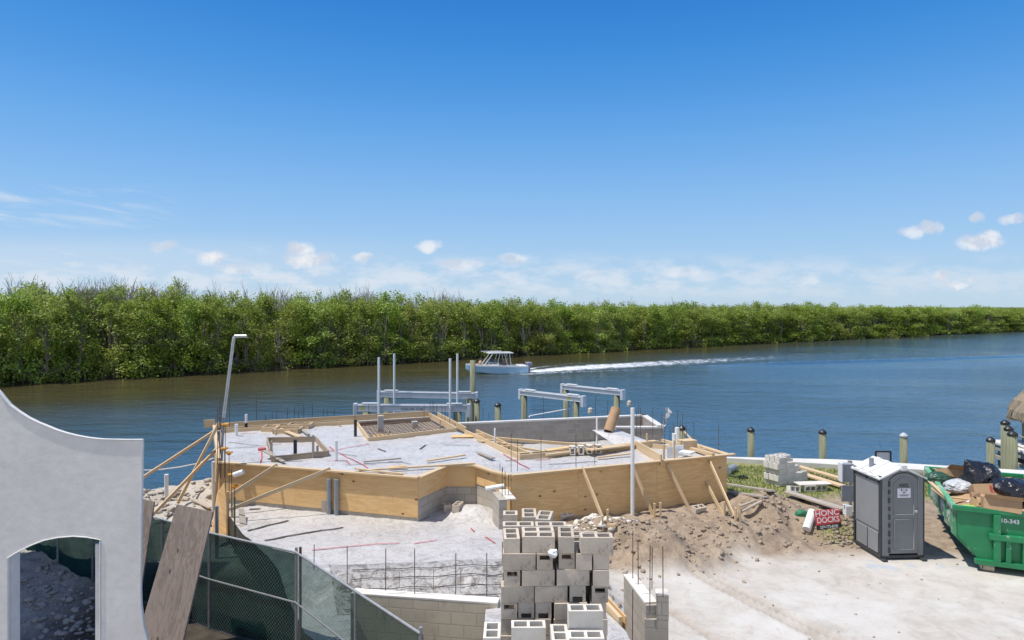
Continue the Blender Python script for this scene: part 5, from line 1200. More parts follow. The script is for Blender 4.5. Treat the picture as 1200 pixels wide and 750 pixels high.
# ------------------------------------------------------------------ portable toilet
po = at(1031.5,656,0.02); PR = R(3.5)
pt = thing('portable_toilet', 'gray portable toilet with a white roof standing on the drive', 'portable toilet', (po.x,po.y,.0), rotz=PR)
Wp, Dp, He, Hr = 1.10, 1.14, 1.98, 2.26      # local x along the front, y to the back, from the front corner beside the sign
bd = MB(); bd.box((Wp/2,Dp/2,.10+He/2),(Wp-.05,Dp-.05,He-.12))
bd.extrude([(.03,.026,He-.02),(Wp-.03,.026,He-.02),(Wp*.5,.026,Hr-.03)],(0,Dp-.055,0)); bd.build('body', M['porta_dark'], pt)
for x, y in ((.025,.025),(Wp-.025,.025),(.025,Dp-.025),(Wp-.025,Dp-.025)): MB().box((x,y,.08+He/2),(.07,.07,He-.06)).build('corner_post', M['porta_dark'], pt, bevel=.015)
bs = MB(); bs.box((Wp/2,Dp/2,.09),(Wp+.02,Dp+.02,.07)); 
for x in (.06,Wp-.06): bs.box((x,Dp/2-.02,.028),(.12,Dp+.22,.056))
bs.build('skid_base', M['porta_dark'], pt, bevel=.015)
# side panel towards the sun: framed, two lower fields and louvres on top
def side(x, sgn):
    s_ = MB(); s_.box((x,Dp/2,1.24),(.03,Dp-.16,1.10)); s_.box((x,.32,.39),(.03,.42,.50)); s_.box((x,.80,.39),(.03,.46,.50)); s_.build('side_panel', M['porta_light'], pt, bevel=.012)
    f_ = MB(); f_.box((x+.012*sgn*-1,Dp/2,.66),(.03,Dp-.12,.05)); f_.box((x,Dp/2,1.815),(.04,Dp-.12,.03)); f_.build('side_frame', M['porta'], pt)
    lv = MB()
    for y0,y1 in ((.10,.52),(.60,1.04)):
        for k in range(3): lv.box((x,(y0+y1)/2,1.85+.042*k),(.05,y1-y0,.018))
    lv.build('louvre', M['porta_light'], pt)
side(.018,-1); side(Wp-.018,1)
# front: wall posts, door with arched recess
fw = MB(); fw.box((.13,.012,.10+.96),(.17,.05,1.90)); fw.box((Wp-.10,.012,.10+.96),(.13,.05,1.90))
arcp = lambda cx, w, z0, z1, k=9: [(cx-w/2,0,z0)]+[(cx-w/2+w*i/k,0,z1-(.16*(abs(2*i/k-1))**2.2)) for i in range(k+1)]+[(cx+w/2,0,z0)]
fw.extrude([(.05,-.012,2.00),(.05,-.012,1.92)]+[(p[0],-.012,p[2]) for p in arcp(.585,.74,1.8,2.12)[1:-1]]+[(Wp-.04,-.012,1.92),(Wp-.04,-.012,2.00),(Wp*.5,-.012,Hr-.03)],(0,.05,0)); fw.build('front_frame', M['porta'], pt, bevel=.008)
cx_ = .585
dr = MB(); dr.extrude([(p[0],-.005,p[2]) for p in arcp(cx_,.72,.16,2.10)],(0,.04,0)); door = dr.build('door', M['porta'], pt, bevel=.006)
mo = MB(); 
def mould(pts, r=.012): mo.tube([Vector((x,-.012,z)) for x,_,z in pts], r, 6)
up_ = arcp(cx_,.50,1.10,1.98); mould(up_+[up_[0]]); lo_ = [(cx_-.25,0,.98),(cx_+.25,0,.98),(cx_+.25,0,.26),(cx_-.25,0,.26),(cx_-.25,0,.98)]; mould(lo_); mould([(cx_-.36,0,.17)]+arcp(cx_,.72,.16,2.09)+[(cx_+.36,0,.17)], .008)
mo.build('door_moulding', M['porta_light'], door, smooth=True)
hg = MB()
for k in range(9): hg.box((.215,-.018,.25+.2*k),(.045,.03,.10 if k % 2 else .13))
hg.build('hinge', M['porta_dark'], door)
hd_ = MB(); hd_.lathe((.88,-.03,1.17),[(.02,-.04),(.045,-.02),(.045,.02),(.02,.04)],10); hd_.box((.91,-.02,1.15),(.05,.03,.05)); hd_.build('handle', M['porta_light'], door)
MB().box((cx_,-.012,1.62),(.33,.008,.225)).build('notice', M['paper'], door)
def text(s_, size, loc, rot, mat, parent, name='lettering', ext=.002, bold=0.0, align='CENTER', sx=1.0):
    cu = bpy.data.curves.new(name,'FONT'); cu.body = s_; cu.size = size; cu.extrude = ext; cu.offset = bold; cu.align_x = align; cu.align_y = 'CENTER'
    tmp = bpy.data.objects.new(name, cu); C.objects.link(tmp); bpy.context.view_layer.update()
    me = bpy.data.meshes.new_from_object(tmp.evaluated_get(bpy.context.evaluated_depsgraph_get())); bpy.data.objects.remove(tmp)
    o = bpy.data.objects.new(name, me); C.objects.link(o); me.materials.clear(); me.materials.append(mat); o.location = loc; o.rotation_euler = rot; o.scale = (sx,1,1)
    o.parent = parent; return o
text('4302', .115, (cx_,-.010,1.80), (R(90),0,0), M['porta_dark'], door, bold=.002)
ic = MB(); ic.box((cx_-.065,-.018,1.695),(.026,.004,.05)); ic.box((cx_+.065,-.018,1.69),(.03,.004,.04)); ic.box((cx_-.022,-.018,1.695),(.012,.004,.03)); ic.box((cx_+.022,-.018,1.695),(.012,.004,.03)); ic.box((cx_-.02,-.018,1.635),(.016,.004,.05)); ic.box((cx_+.022,-.018,1.635),(.02,.004,.05)); ic.box((cx_,-.018,1.575),(.26,.004,.012)); ic.box((cx_,-.018,1.55),(.18,.004,.01)); ic.build('notice_print', M['ink'], door)
# roof: two shallow ribbed slopes with a ridge, deep fascia
rf = MB(); e = .05
def slope(xe, sgn):
    n = 7
    for k in range(n):
        y0, y1 = -e+(Dp+2*e)*k/n, -e+(Dp+2*e)*(k+1)/n; up2 = .016 if k % 2 else 0
        rf.add([(xe,y0,He+up2),(Wp/2,y0,Hr+up2),(Wp/2,y1,Hr+up2),(xe,y1,He+up2),(xe,y0,He-.035),(Wp/2,y0,Hr-.04),(Wp/2,y1,Hr-.04),(xe,y1,He-.035)],[(0,1,2,3),(7,6,5,4),(0,4,5,1),(3,2,6,7),(0,3,7,4),(1,5,6,2)])
slope(-e,-1); slope(Wp+e,1); roof = rf.build('roof', M['porta_roof'], pt)
MB().box((Wp/2,-e-.01,Hr-.02),(.15,.06,.14)).build('ridge_cap', M['porta_roof'], roof, bevel=.02)
MB().tube([(.22,.72,He+.05),(.22,.72,He+.33)],.055,10).build('vent_pipe', M['pvc_gray'], pt)

# ------------------------------------------------------------------ roll-off dumpster and what lies in it
do = at(1119.5,594.5,1.40); DR = math.atan2(-.40,.917)
db = thing('dumpster', 'green roll-off dumpster heaped with building trash', 'dumpster', (do.x,do.y,0), rotz=DR)
Wd, Ld = 2.35, 4.2; prof = [(0,1.40),(.03,.72),(.46,.24),(Wd-.46,.24),(Wd-.03,.72),(Wd,1.40)]
sh = MB()
for (x0,z0),(x1,z1) in zip(prof[:-1],prof[1:]):
    dn = Vector((x1-x0,0,z1-z0)).normalized(); nn = Vector((-dn.z,0,dn.x))*-.03
    if x0 > Wd/2: nn = nn
    sh.extrude([(x0,0,z0),(x1,0,z1),(x1-nn.x,0,z1-nn.z),(x0-nn.x,0,z0-nn.z)],(0,Ld,0))
sh.extrude([(x,Ld,z) for x,z in prof],(0,.04,0)); sh.build('tub', M['steel_worn'], db)
fp = MB().extrude([(x,0.0,z) for x,z in prof],(0,.04,0)); front_p = fp.build('front_plate', M['steel_paint'], db)
rm = MB(); z = 1.40
rm.box((Wd/2,-.02,z),(Wd+.12,.12,.11)); rm.build('rim', M['steel_paint'], db, bevel=.012); MB().box((Wd/2,Ld+.03,z),(Wd+.12,.10,.11)).build('rim', M['steel_paint'], db, bevel=.012)
for xx in (-.02,Wd+.02): MB().box((xx,Ld/2,z),(.12,Ld,.10)).build('rim', M['steel_worn'], db, bevel=.012)
ri = MB()
for x in (.80,Wd-.80): ri.box((x,-.06,.80),(.14,.12,1.08))
ri.box((Wd/2+.02,-.07,.83),(1.10,.13,.13)); 
for x in (1.02,Wd-1.02): ri.box((x,-.05,.50),(.10,.10,.55))
ri.build('front_rib', M['steel_paint'], db, bevel=.01)
sr = MB()
for k in range(5):
    y = .35+k*.87
    sr.extrude([(-.05,y,1.36),(-.02,y,.70),(.42,y,.22),(.50,y,.30),(.06,y,.76),(.02,y,1.36)],(0,.09,0))
sr.build('side_rib', M['steel_worn'], db)
br = MB(); br.box((Wd/2,-.05,.22),(Wd-.75,.16,.10)); 
for x in (.62,Wd-.62): br.box((x,Ld/2,.16),(.13,Ld+.1,.12))
br.build('base_frame', M['steel_paint'], db)
for x in (.64,Wd-.64):
    for y in (.02,Ld-.3):
        rr_ = MB(); rr_.tube([(x-.11,y,.105),(x+.11,y,.105)],.105,14); ro = rr_.build('roller', M['roller'], db); MB().box((x-.14,y,.16),(.03,.2,.2)).build('bracket', M['roller'], ro)
text('10-343', .13, (1.06,-.006,1.20), (R(90),0,0), M['white_paint'], front_p, bold=.004)
gr = MB(); rng = random.Random(9)
for k in range(48):        # pale flaking graffiti over the long side
    y = .2+rng.random()*3.0; z = .78+rng.random()*.46; x = .0+.03*(1.40-z)/.68-.008; w = rng.uniform(.10,.42); h = rng.uniform(.05,.2)
    gr.quad((x,y,z),(x,y+w,z+rng.uniform(-.03,.06)),(x+.0,y+w*.9,z+h),(x,y+w*.1,z+h*.8))
gr.build('graffiti', M['paper'], db)
fill = clipped([(.12,.06),(Wd-.12,.06),(Wd-.12,Ld-.05),(.12,Ld-.05)], .12, lambda X, Y: 1.12+.34*fbm(X*1.6,Y*1.6,4)*sstep(0,.5,np.minimum.reduce([X,Wd-X,Y*.8,Ld-Y]))+.10*fbm(X*7,Y*7,2), 'trash_fill', M['cardboard'], None)
fill.name = 'trash_heap'; fill.location = (do.x,do.y,0); fill.rotation_euler = (0,0,DR); tag(fill, 'heap of mixed building trash filling the dumpster', 'trash', kind='stuff')
def dloc(x,y,z): return Vector((do.x,do.y,0))+Matrix.Rotation(DR,3,'Z') @ Vector((x,y,z))
def carton(label, px, py, Y, sz, rz, tilt=(0,0), flaps=True, print_=None):
    c = atY(px,py,Y); t0 = thing('cardboard_box', label, 'cardboard box', tuple(c), rotz=rz); t0.rotation_euler = (tilt[0],tilt[1],rz); a,b,h = sz; th = .008; m0 = MB()
    m0.box((0,-b/2,0),(a,th,h)); m0.box((0,b/2,0),(a,th,h)); m0.box((-a/2,0,0),(th,b,h)); m0.box((a/2,0,0),(th,b,h)); m0.box((0,0,-h/2),(a,b,th)); m0.build('box_body', M['cardboard'], t0)
    if flaps:
        for sg in (-1,1): MB().quad((-a/2,sg*b/2,h/2),(a/2,sg*b/2,h/2),(a/2,sg*(b/2+b*.34),h/2+.10),(-a/2,sg*(b/2+b*.34),h/2+.06)).build('flap', M['cardboard'], t0)
    else: MB().box((0,0,h/2),(a,b,th)).build('lid', M['cardboard'], t0)
    if print_:
        q = MB(); q.box((.05,-b/2-.006,.04),(.05,.003,h*.5)); q.box((.12,-b/2-.006,.04),(.05,.003,h*.5)); q.box((.19,-b/2-.006,.03),(.04,.003,h*.45)); q.build('print', M['shirt_red'], t0)
carton('closed cardboard box with red printing on top of the dumpster trash', 1156,577,16.9,(.62,.45,.34), DR+.12, (R(-24),R(-6)), False, True)
carton('open flattened cardboard box at the front of the dumpster', 1173,592,15.8,(.72,.40,.26), DR-.05, (R(-14),R(4)), True)
carton('torn open cardboard box at the far corner of the dumpster', 1116,556,18.6,(.60,.5,.22), DR+.4, (R(-20),R(10)), True)
carton('small cardboard box by the dumpster rim in front of the printed box', 1147,590,16.3,(.26,.26,.18), DR+.6, (R(20),R(14)), True)
def bag(name, label, px, py, Y, r, sc, mat, seed, cat, neck=True):
    c = atY(px,py,Y); bmb = bmesh.new(); bmesh.ops.create_icosphere(bmb, subdivisions=5, radius=1)
    for v in bmb.verts:
        d = v.co.normalized(); k = 1+.22*mnoise.noise(d*1.6+Vector((seed,0,0)))+.16*(1-abs(mnoise.noise(d*3.6+Vector((0,seed,0)))))+.07*(1-abs(mnoise.noise(d*8+Vector((seed,seed,0)))))
        if neck and d.z > .45: k *= 1+.75*((d.z-.45)/.55)**1.6; v.co = Vector((d.x*k*(1-.75*((d.z-.45)/.55)), d.y*k*(1-.75*((d.z-.45)/.55)), d.z*k))
        else: v.co = d*k
        v.co = Vector((v.co.x*sc[0]*r, v.co.y*sc[1]*r, v.co.z*sc[2]*r))
    for f in bmb.faces: f.smooth = True
    me = bpy.data.meshes.new(name); bmb.to_mesh(me); bmb.free(); me.materials.append(mat); o = bpy.data.objects.new(name, me); C.objects.link(o); o.location = c; return tag(o, label, cat)
b1 = bag('trash_bag', 'black trash bag with a knotted neck standing highest in the dumpster', 1147,562,17.6,.37,(1.3,.9,.78),M['bag'],3,'trash bag'); b1.rotation_euler = (0,R(-38),.1)
b2 = bag('trash_bag', 'shiny black trash bag sagging over the far side of the dumpster', 1188,576,16.9,.45,(1.25,.9,.60),M['bag'],11,'trash bag',False); b2.rotation_euler = (0,R(14),.2)
b3 = bag('trash_bag', 'clear crumpled plastic bag between the cartons and the black bag', 1125,570,17.6,.28,(1.2,.9,.55),M['clear_plastic'],6,'trash bag',False)
b4 = bag('trash_bag', 'small dark green bag at the near end of the heap by the toilet', 1099,561,18.4,.24,(1.2,.9,.62),M['deep_green'],8,'trash bag',False)
b5 = bag('plastic_wrapper', 'lime green wrapper lying at the front rim of the dumpster', 1135,596,16.2,.13,(1.3,.9,.6),M['lime'],2,'wrapper',False)
b6 = bag('plastic_wrapper', 'pink wrapper beside the lime green one in the dumpster', 1125,595,16.4,.10,(1.4,.9,.5),M['pink'],5,'wrapper',False)
rngs = random.Random(21)
for k in range(16):
    x, y = rngs.uniform(.25,2.0), rngs.uniform(.3,3.6); c = dloc(x, y, 1.36+rngs.uniform(-.02,.10)); w = rngs.uniform(.14,.36)
    o = MB().box((0,0,0),(w,w*rngs.uniform(.5,1.1),.012)).build('cardboard_scrap', M['cardboard' if k % 3 else 'paper'], loc=(0,0,0)); o.location = c; o.rotation_euler = (rngs.uniform(-.6,.6),rngs.uniform(-.6,.6),rngs.uniform(0,3))
    tag(o, 'torn brown cardboard scrap lying loose on the dumpster heap' if k % 3 else 'torn white paper scrap lying loose on the dumpster heap', 'scrap', 'cardboard scraps on the heap' if k % 3 else 'paper scraps on the heap')
for k, (p0,p1,Y0_,Y1_,lab) in enumerate((((1086,561),(1112,585),18.6,16.7,'long wood strip lying along the dumpster rim'),((1093,572),(1116,590),18.0,16.5,'shorter wood strip across the trash inside the dumpster rim'),((1108,582),(1140,586),17.0,16.9,'wood offcut in front of the clear plastic bag'))):
    a, b = atY(*p0,Y0_), atY(*p1,Y1_); tag(MB().bar(a,b,.09,.03).build('wood_strip', M['wood'], loc=tuple(a)), lab, 'wood strip')

# ------------------------------------------------------------------ sign, cabinet, lumber, blocks on the grass
sg0 = at(970,631,.18); sg = thing('yard_sign', 'small red yard sign reading HONC DOCKS on the dirt', 'sign', tuple(sg0), rotz=0.0)
Ysg = sg0.y; qs = [atY(953.5,598.7,Ysg),atY(983.5,595.8,Ysg),atY(986.5,617.5,Ysg),atY(957.5,621.5,Ysg)]
ux = (qs[1]-qs[0]); Ws = ux.length; ux.normalize(); uz = ((qs[0]-qs[3]).normalized()); cen = (qs[0]+qs[1]+qs[2]+qs[3])/4; Hs = (qs[0]-qs[3]).length; ang = math.atan2(ux.z,ux.x)
sp_ = MB(); sp_.add([q+Vector((0,y,0)) for y in (0,.01) for q in qs],[(3,2,1,0),(4,5,6,7),(0,1,5,4),(1,2,6,5),(2,3,7,6),(3,0,4,7)]); face = sp_.build('face', M['sign_red'], sg)
lo2 = [qs[3]+uz*Hs*.24, qs[2]+uz*Hs*.24, qs[2], qs[3]]; MB().quad(*[q+Vector((0,-.004,0)) for q in lo2]).build('phone_strip', M['sign_black'], face)
off_ = ORG[sg.name]
def stext(s_, size, up2, sx=1.0, b=.004): 
    p = cen+uz*up2+Vector((0,-.006,0))-off_; return text(s_, size, tuple(p), (R(90),-ang,0), M['white_paint'], face, bold=b, sx=sx)
stext('HONC', .20, Hs*.31, 1.02, .003); stext('DOCKS', .20, -Hs*.035, .86, .003); stext('239-772-8101', .10, -Hs*.385, .84, .001)
lg = MB()
for t in (.28,.72): a = qs[3].lerp(qs[2],t); lg.tube([a+Vector((0,.015,.1)),(a.x,a.y+.015,a.z-.35)],.006,5)
lg.build('wire_leg', M['galv'], sg)
# utility pedestal beside the toilet
up0 = at(992,606,.15); ut = thing('utility_pedestal', 'gray meter box and panel on a post behind the portable toilet', 'utility box', (up0.x,up0.y,.1))
def ubox(x0,y0,x1,y1,d,nm,mat,Y): 
    a, b = atY(x0,y0,Y), atY(x1,y1,Y); return MB().box(((a.x+b.x)/2,Y+d/2,(a.z+b.z)/2),(b.x-a.x,d,a.z-b.z)).build(nm, M[mat], ut, bevel=.01)
Yu = up0.y
ubox(988,544,1001,565,.22,'meter_box','board_gray',Yu); ubox(986.5,543,988.3,565.5,.24,'flank_lit','white_paint',Yu-.01); ubox(986.5,569,1004,588,.06,'panel','board_gray',Yu); ubox(991.5,593,999,605,.2,'outlet_box','white_paint',Yu-.05); ubox(995,540,999,612,.09,'post','wood_gray',Yu+.36)  # white flank: sunlit side of the meter box put into its colour
fs0 = atY(1035,535,20.2); fs = thing('framed_board', 'small black framed notice board on a post beyond the toilet roof', 'notice board', (fs0.x,fs0.y,.1))
fr_ = MB(); w, h = .44, .30
for c, s3 in (((0,0,h/2),(w,.04,.035)),((0,0,-h/2),(w,.04,.035)),((-w/2,0,0),(.035,.04,h)),((w/2,0,0),(.035,.04,h))): fr_.box((fs0.x+c[0],fs0.y+c[1],fs0.z+c[2]),s3)
fr_.build('frame', M['black'], fs); MB().box((fs0.x,fs0.y+.012,fs0.z),(w,.012,h)).build('board', M['paper'], fs); MB().box((fs0.x,fs0.y+.06,(fs0.z-.2)/2),(.06,.05,fs0.z+.4)).build('post', M['wood_gray'], fs)
# pale blocks stacked on the grass
gb = at(929,566,.2); HG = H_at(gb.x, gb.y)
gcol = [(908.5,4),(922,4),(936,3)]
def gblock(x, y, k, rz, lab, grp=None): put_block(BLKW, x, y, HG-.02+k*.195, rz, lab, grp)
Yg = gb.y; xg = lambda px: (px-600)/FPX*Yg
GL = 'pale block in the square pile on the grass by the seawall'; GG = 'pale blocks piled on the grass'
GA = R(27); gc = Vector((xg(925), Yg+.35))
def gpos(u, v): return (gc.x+u*math.cos(GA)-v*math.sin(GA), gc.y+u*math.sin(GA)+v*math.cos(GA))
for k in range(5):
    for i in range(3):
        if i == 2 and k >= 4: continue
        for j in range(3):
            if i == 2 and (k >= 2 and j == 0 or k == 3 and j == 1): continue
            if i == 1 and k == 4 and j == 0: continue
            x, y = gpos(-.42+i*.40+rnd.uniform(-.02,.02)-(.07 if k % 2 else 0), -.2+j*.2); gblock(x, y, k, GA+rnd.uniform(-.04,.04), GL, GG)
x, y = gpos(.62,-.15)
for k in range(2): gblock(x, y, k, GA+.1, GL, GG)
tb_ = bpy.data.objects.new('concrete_block', BLKW); C.objects.link(tb_); tb_.location = (xg(917),Yg-.75,HG+.08); tb_.rotation_euler = (R(75),R(8),.25); tag(tb_, 'single block tipped on its side in front of the grass block pile', 'block')
for k in range(2):
    q = bpy.data.objects.new('concrete_block', BLKW); C.objects.link(q); q.location = (xg(937)+k*.40,Yg-.62+k*.10,HG+.10); q.rotation_euler = (R(90),0,.12); tag(q, 'block laid on its face before the grass pile, next to the tipped one' if k == 0 else 'block laid on its face at the toilet end of the grass pile', 'block')
tag(MB().box((xg(944),Yg-.55,HG+.215),(1.1,.42,.03),.12).build('paver_slab', M['block_white'], loc=(xg(944),Yg-.55,HG)), 'flat pale paver laid over the blocks on the grass', 'slab')
# blocks beside the form wall
def rblock(px, py, Y, rot, lab, me=BLK):
    o = bpy.data.objects.new('concrete_block', me); C.objects.link(o); p = atY(px,py,Y); o.location = p; o.rotation_euler = rot; tag(o, lab, 'block'); return o
gq = ground_at(752,592); 
for k,(px,dz,lab,rz) in enumerate(((750,.0,'lowest block of the little pile against the form wall',.3),(757,.17,'middle block of the little pile against the form wall',-.2),(753,.36,'topmost block of the little pile against the form wall',.35))):
    o = put_block(BLK, gq.x+(px-752)/FPX*gq.y, gq.y+.25, gq.z+dz, rz, lab)
o = put_block(BLK, gq.x-.28, gq.y+.2, gq.z+.15, 1.3, 'end-on block beside the little pile against the form wall')
gq = ground_at(818,599); put_block(BLK, gq.x, gq.y, gq.z-.04, .5, 'lone gray block half sunk in dirt at the foot of the braces', tilt=.25)
gq = ground_at(662,609); put_block(BLKW, gq.x, gq.y+.15, gq.z+.02, .55, 'pale block tipped against the form wall above the rubble', tilt=.7)
a_ = Vector((-1.28,17.75,float(lower_h(np.array([-1.28]),np.array([17.75]))[0]))); put_block(HALF, -1.72,18.05,ZL+.06,.3,'half block in the shaded corner of the lower slab'); put_block(BLK, -1.42,17.9,ZL+.12,1.3,'block standing beside the half block in the shaded corner')
# lumber lying about
def lumber(p0, p1, w, h, mat, lab, lift_=.05):
    a, b = ground_at(*p0), ground_at(*p1); a.z += lift_; b.z += lift_; return tag(MB().bar(a,b,w,h).build('lumber_plank', M[mat], loc=tuple(a)), lab, 'plank')
lumber((931,556),(988,574),.30,.05,'wood','fresh yellow plank lying on the grass behind the block pile',.12); lumber((936,553),(990,569),.24,.05,'wood','second yellow plank lying alongside the fresh one on the grass',.2)
lumber((922,582),(988,603),.30,.05,'wood_old','wide weathered plank running from the dirt mound to the utility box',.16); lumber((950,589),(1000,606),.2,.045,'wood_old','weathered plank beside the red sign',.12)
lumber((852,573),(905,582),.20,.045,'wood_old','gray plank half buried behind the dirt mound',.16); lumber((855,578),(898,585),.16,.04,'wood_gray','narrow gray plank by the end of the formwork',.05); lumber((870,606),(893,594),.12,.04,'wood_old','short plank poking out of the dirt mound',.16); lumber((866,600),(886,592),.10,.04,'wood_gray','thin board sticking out of the dirt mound beside the stakes',.14); lumber((930,579),(962,596),.16,.04,'wood_gray','thin gray board at the top of the mound slope',.05)
a, b = ground_at(945,626), ground_at(952,604); tag(MB().tube([a+Vector((0,0,.12)), b+Vector((0,0,.10))],.11,14).build('drain_pipe', M['pvc'], loc=tuple(a)), 'short white drain pipe lying on the dirt by the red sign', 'pipe')
a, b = ground_at(853,556), ground_at(861,552); a.z += .14; b.z += .14; tag(MB().tube([a,b],.13,12).build('drain_pipe', M['pvc_gray'], loc=tuple(a)), 'gray pipe end at the far corner of the formwork', 'pipe')
hs_ = [ground_at(x,y)+Vector((0,0,.04)) for x,y in ((853,558),(862,560),(872,559),(876,561),(866,562))]; tag(MB().tube(hs_,.035,6).build('black_hose', M['black'], loc=tuple(hs_[0])), 'black hose on the grass at the formwork end', 'hose')
for px, py, lab in ((948,586,'scrap of black plastic on the grass before the planks'),):
    g = ground_at(px,py); o = bag('plastic_scrap', lab, px, py-1, g.y, .16, (1.6,1,.35), M['black'], 4, 'plastic scrap', False)
g = ground_at(940,602); MB(); o = bag('plastic_scrap', 'green plastic scrap stuck in the mound near the white drain pipe', 939,602, g.y, .12, (1.2,.6,.8), M['green_stake'], 9, 'plastic scrap', False)

# ------------------------------------------------------------------ neighbour's dock with a thatched shelter at the frame edge
nd = thing('wooden_dock', 'white decked dock on pilings beyond the seawall corner', 'dock', (21.6,26.6,WATER_Z))
MB().box((21.7,26.6,.62),(4.6,2.4,.09), -.12).build('decking', M['cap'], nd); MB().box((21.7,26.6,.44),(4.5,2.3,.2), -.12).build('frame', M['wood_old'], nd)
MB().box((21.7,26.6,.05),(4.5,2.2,.14), -.12).build('lower_walkway', M['wood_old'], nd)
for x,y in ((19.7,26.0),(19.8,27.6),(23.4,25.6),(23.6,27.2)): MB().tube([(x,y,-4),(x,y,.58)],.13,10).build('piling', M['piling'], nd)
TX, TY = 21.25, 26.7
tk = thing('thatched_shelter', 'round palm thatched shelter standing on the dock', 'shelter', (TX,TY,.66))
th_ = MB(); rngt = random.Random(3); N = 40
profT = [(1.40,.98),(1.52,1.05),(1.48,1.35),(1.30,1.75),(.98,2.1),(.52,2.38),(.1,2.55)]
th_.lathe((TX,TY,.66), profT, N)
th_.v = [(x+.05*math.sin(i*2.3),y+.05*math.cos(i*3.1),z+.08*math.sin(i*7.7)*(1 if i < N else .3)) for i,(x,y,z) in enumerate(th_.v)]
for i in range(460):
    a = rngt.random()*6.283; k = rngt.random(); r0 = .75+.74*k; z0 = 2.30-1.05*k**1.5; d0 = Vector((math.cos(a),math.sin(a),0)); p = Vector((TX,TY,.66+z0))+d0*r0; q = p+d0*.12+Vector((rngt.uniform(-.06,.06),rngt.uniform(-.06,.06),-.38)); th_.bar(p,q,.045,.012)
th_.build('thatch_roof', M['thatch'], tk)
for dx_,dy_ in ((-.95,-.6),(.9,-.6),(-.6,.8),(.8,.8)): MB().tube([(TX+dx_,TY+dy_,.66),(TX+dx_,TY+dy_,1.9)],.09,10).build('post', M['piling'], tk)
for dz,lab in ((0,'upper rope strung between the corner pilings'),(-.45,'lower rope strung between the corner pilings')):
    p = atY(1181,503,25.8); a, b = Vector((p.x+.1,p.y,1.45+dz)), Vector((TX-.95,TY-.6,1.25+dz*.8)); tag(MB().tube([a.lerp(b,t)+Vector((0,0,-.22*math.sin(math.pi*t))) for t in np.linspace(0,1,9)],.022,6).build('dock_rope', M['rope'], loc=tuple(a)), lab, 'rope')

# ------------------------------------------------------------------ loose stones, clods and grass
def scatter(name, label, cat, n, samp, smin, smax, mat, seed):
    rs = np.random.RandomState(seed); V = []; F = []
    bmb = bmesh.new(); bmesh.ops.create_icosphere(bmb, subdivisions=1, radius=1); bv = np.array([v.co[:] for v in bmb.verts]); bf = np.array([[v.index for v in f.verts] for f in bmb.faces]); bmb.free()
    k = 0; pts = np.array([samp(rs) for i in range(n)]); zs = ground_h(pts[:,0], pts[:,1])+.12*sstep(19, 23, pts[:,1])
    for i in range(n):
        x, y = pts[i]; z = zs[i]; s_ = smin+(smax-smin)*rs.rand()**4.5
        v = bv*(1+.62*(rs.rand(len(bv),1)-.5)*1.7)*np.array([1,.75+.5*rs.rand(),.45+.4*rs.rand()])*s_
        a = rs.rand()*6.28; v = v @ np.array([[math.cos(a),-math.sin(a),0],[math.sin(a),math.cos(a),0],[0,0,1]]); V.append(v+np.array([x,y,z+s_*.15])); F.append(bf+k); k += len(bv)
    return tag(mesh_np(name, np.concatenate(V), np.concatenate(F), mat), label, cat, kind='stuff')
def s_yard(rs):
    if rs.rand() < .3: return (-11.8+4.6*rs.rand(), 11.5+5.2*rs.rand())
    t = rs.rand(); return (-11.3+3.6*t+rs.normal(0,.5), 16.0-2.6*t+rs.normal(0,.45)-.7)
def s_bank(rs): t = rs.rand(); return (-12.2+2.6*t+rs.normal(0,.35), 19.4+2.9*t*rs.rand()+rs.normal(0,.4))
scatter('rubble', 'loose limestone rubble strewn over the shaded yard', 'rubble', 900, s_yard, .008, .10, M['rock_gray'], 1)
scatter('rubble', 'pale rubble along the water beside the formwork', 'rubble', 620, s_bank, .01, .13, M['rock'], 2)
def s_wall(rs): t = rs.rand(); return (.1+3.0*t+rs.normal(0,.1), 17.0+1.15*t-.1-abs(rs.normal(0,.45)))
scatter('rubble', 'broken block pieces along the foot of the form wall', 'rubble', 420, s_wall, .015, .14, M['block_white'], 3)
M['clod'] = surf('dirt clod', (.37,.295,.215), (.27,.21,.155), 6, .95, .6, .01)
def s_clod(rs):
    c = ((3.5,16.6,1.5,1.0),(7.3,19.0,1.2,1.1),(2.2,16.8,1.1,.8),(5.6,17.6,1.6,.8),(8.6,18.4,.8,.8),(1.7,13.8,.7,1.8),(9.0,17.8,.6,.5))[rs.randint(7)]; return (c[0]+rs.normal(0,.6)*c[2], c[1]+rs.normal(0,.6)*c[3])
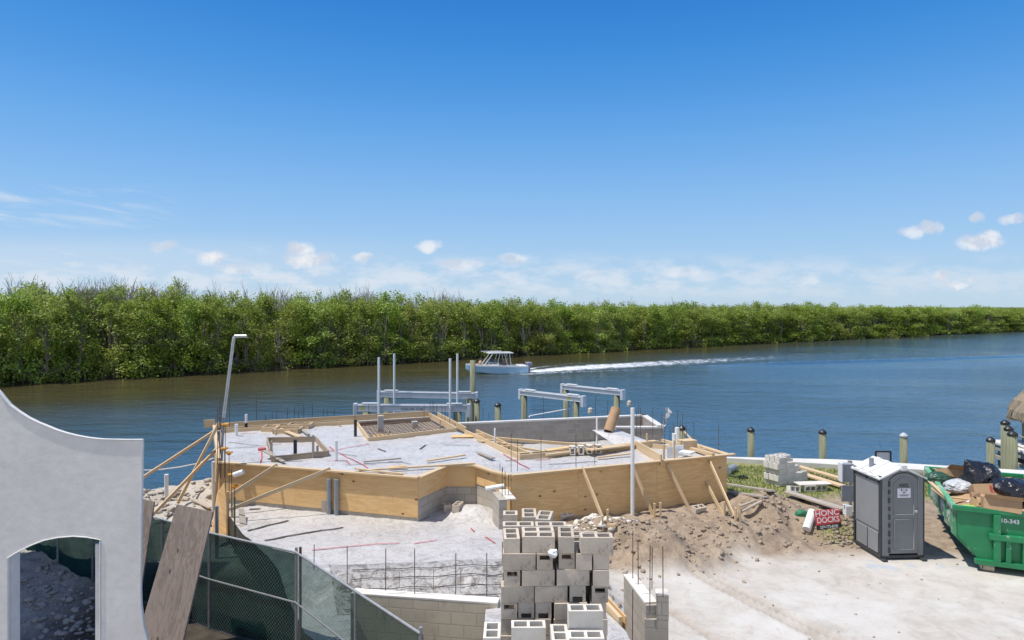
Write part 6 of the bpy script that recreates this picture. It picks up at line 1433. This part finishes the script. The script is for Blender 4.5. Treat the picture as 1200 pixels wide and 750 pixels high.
scatter('dirt_clods', 'clods and crumbs of dug earth over the mounds', 'dirt', 3600, s_clod, .007, .075, M['clod'], 4)
def s_drive(rs): return (2.5+13*rs.rand(), 11.2+6.5*rs.rand())
scatter('gravel', 'sparse small stones over the pale drive', 'gravel', 300, s_drive, .006, .035, M['clod'], 5)
rs = np.random.RandomState(8); n = 42000; X = 6.3+14*rs.rand(n); Y = 17.2+9.5*rs.rand(n); tm = turf_mask(X, Y)*(.45+.9*fbm(X*1.2,Y*1.2,3)); lnd = inside(X, Y, [(6.4,17),(20,17),(20,23.0),(18.1,23.5),(12.4,25.1),(8.35,25.7),(6.4,26)])
ok = (rs.rand(n) < tm) & lnd; X, Y = X[ok], Y[ok]; Z = ground_h(X, Y)+.12*sstep(19,23,Y); n = len(X)
hgt = .04+.10*rs.rand(n); a = rs.rand(n)*6.28; wv = .009+.008*rs.rand(n); lean = rs.normal(0,.035,(n,2))
V = np.stack([np.stack([X-np.cos(a)*wv, Y-np.sin(a)*wv, Z-.01],1), np.stack([X+np.cos(a)*wv, Y+np.sin(a)*wv, Z-.01],1), np.stack([X+lean[:,0], Y+lean[:,1], Z+hgt],1)],1).reshape(-1,3)
tag(mesh_np('grass', V, np.arange(len(V)).reshape(-1,3), M['grass'], attrs={'v': np.repeat(rs.rand(n),3)}), 'patchy short grass between the dirt and the seawall', 'grass', kind='stuff')
for p0, p1, Y0_, Y1_, lab in (((226,572),(247,583),20.6,20.0,'pale board lying on the bank by the waterside braces'),((206,583),(250,592),19.4,18.9,'thin board lying across the rubble bank behind the fence'),((214,600),(246,588),18.3,19.0,'gray board crossing another on the rubble bank')):
    a, b = atY(*p0,Y0_), atY(*p1,Y1_); a.z = H_at(a.x,a.y)+.12; b.z = H_at(b.x,b.y)+.12; tag(MB().bar(a,b,.14,.03).build('wood_board', M['wood_old'], loc=tuple(a)), lab, 'board')
# crumpled tarp in the corner below the fence
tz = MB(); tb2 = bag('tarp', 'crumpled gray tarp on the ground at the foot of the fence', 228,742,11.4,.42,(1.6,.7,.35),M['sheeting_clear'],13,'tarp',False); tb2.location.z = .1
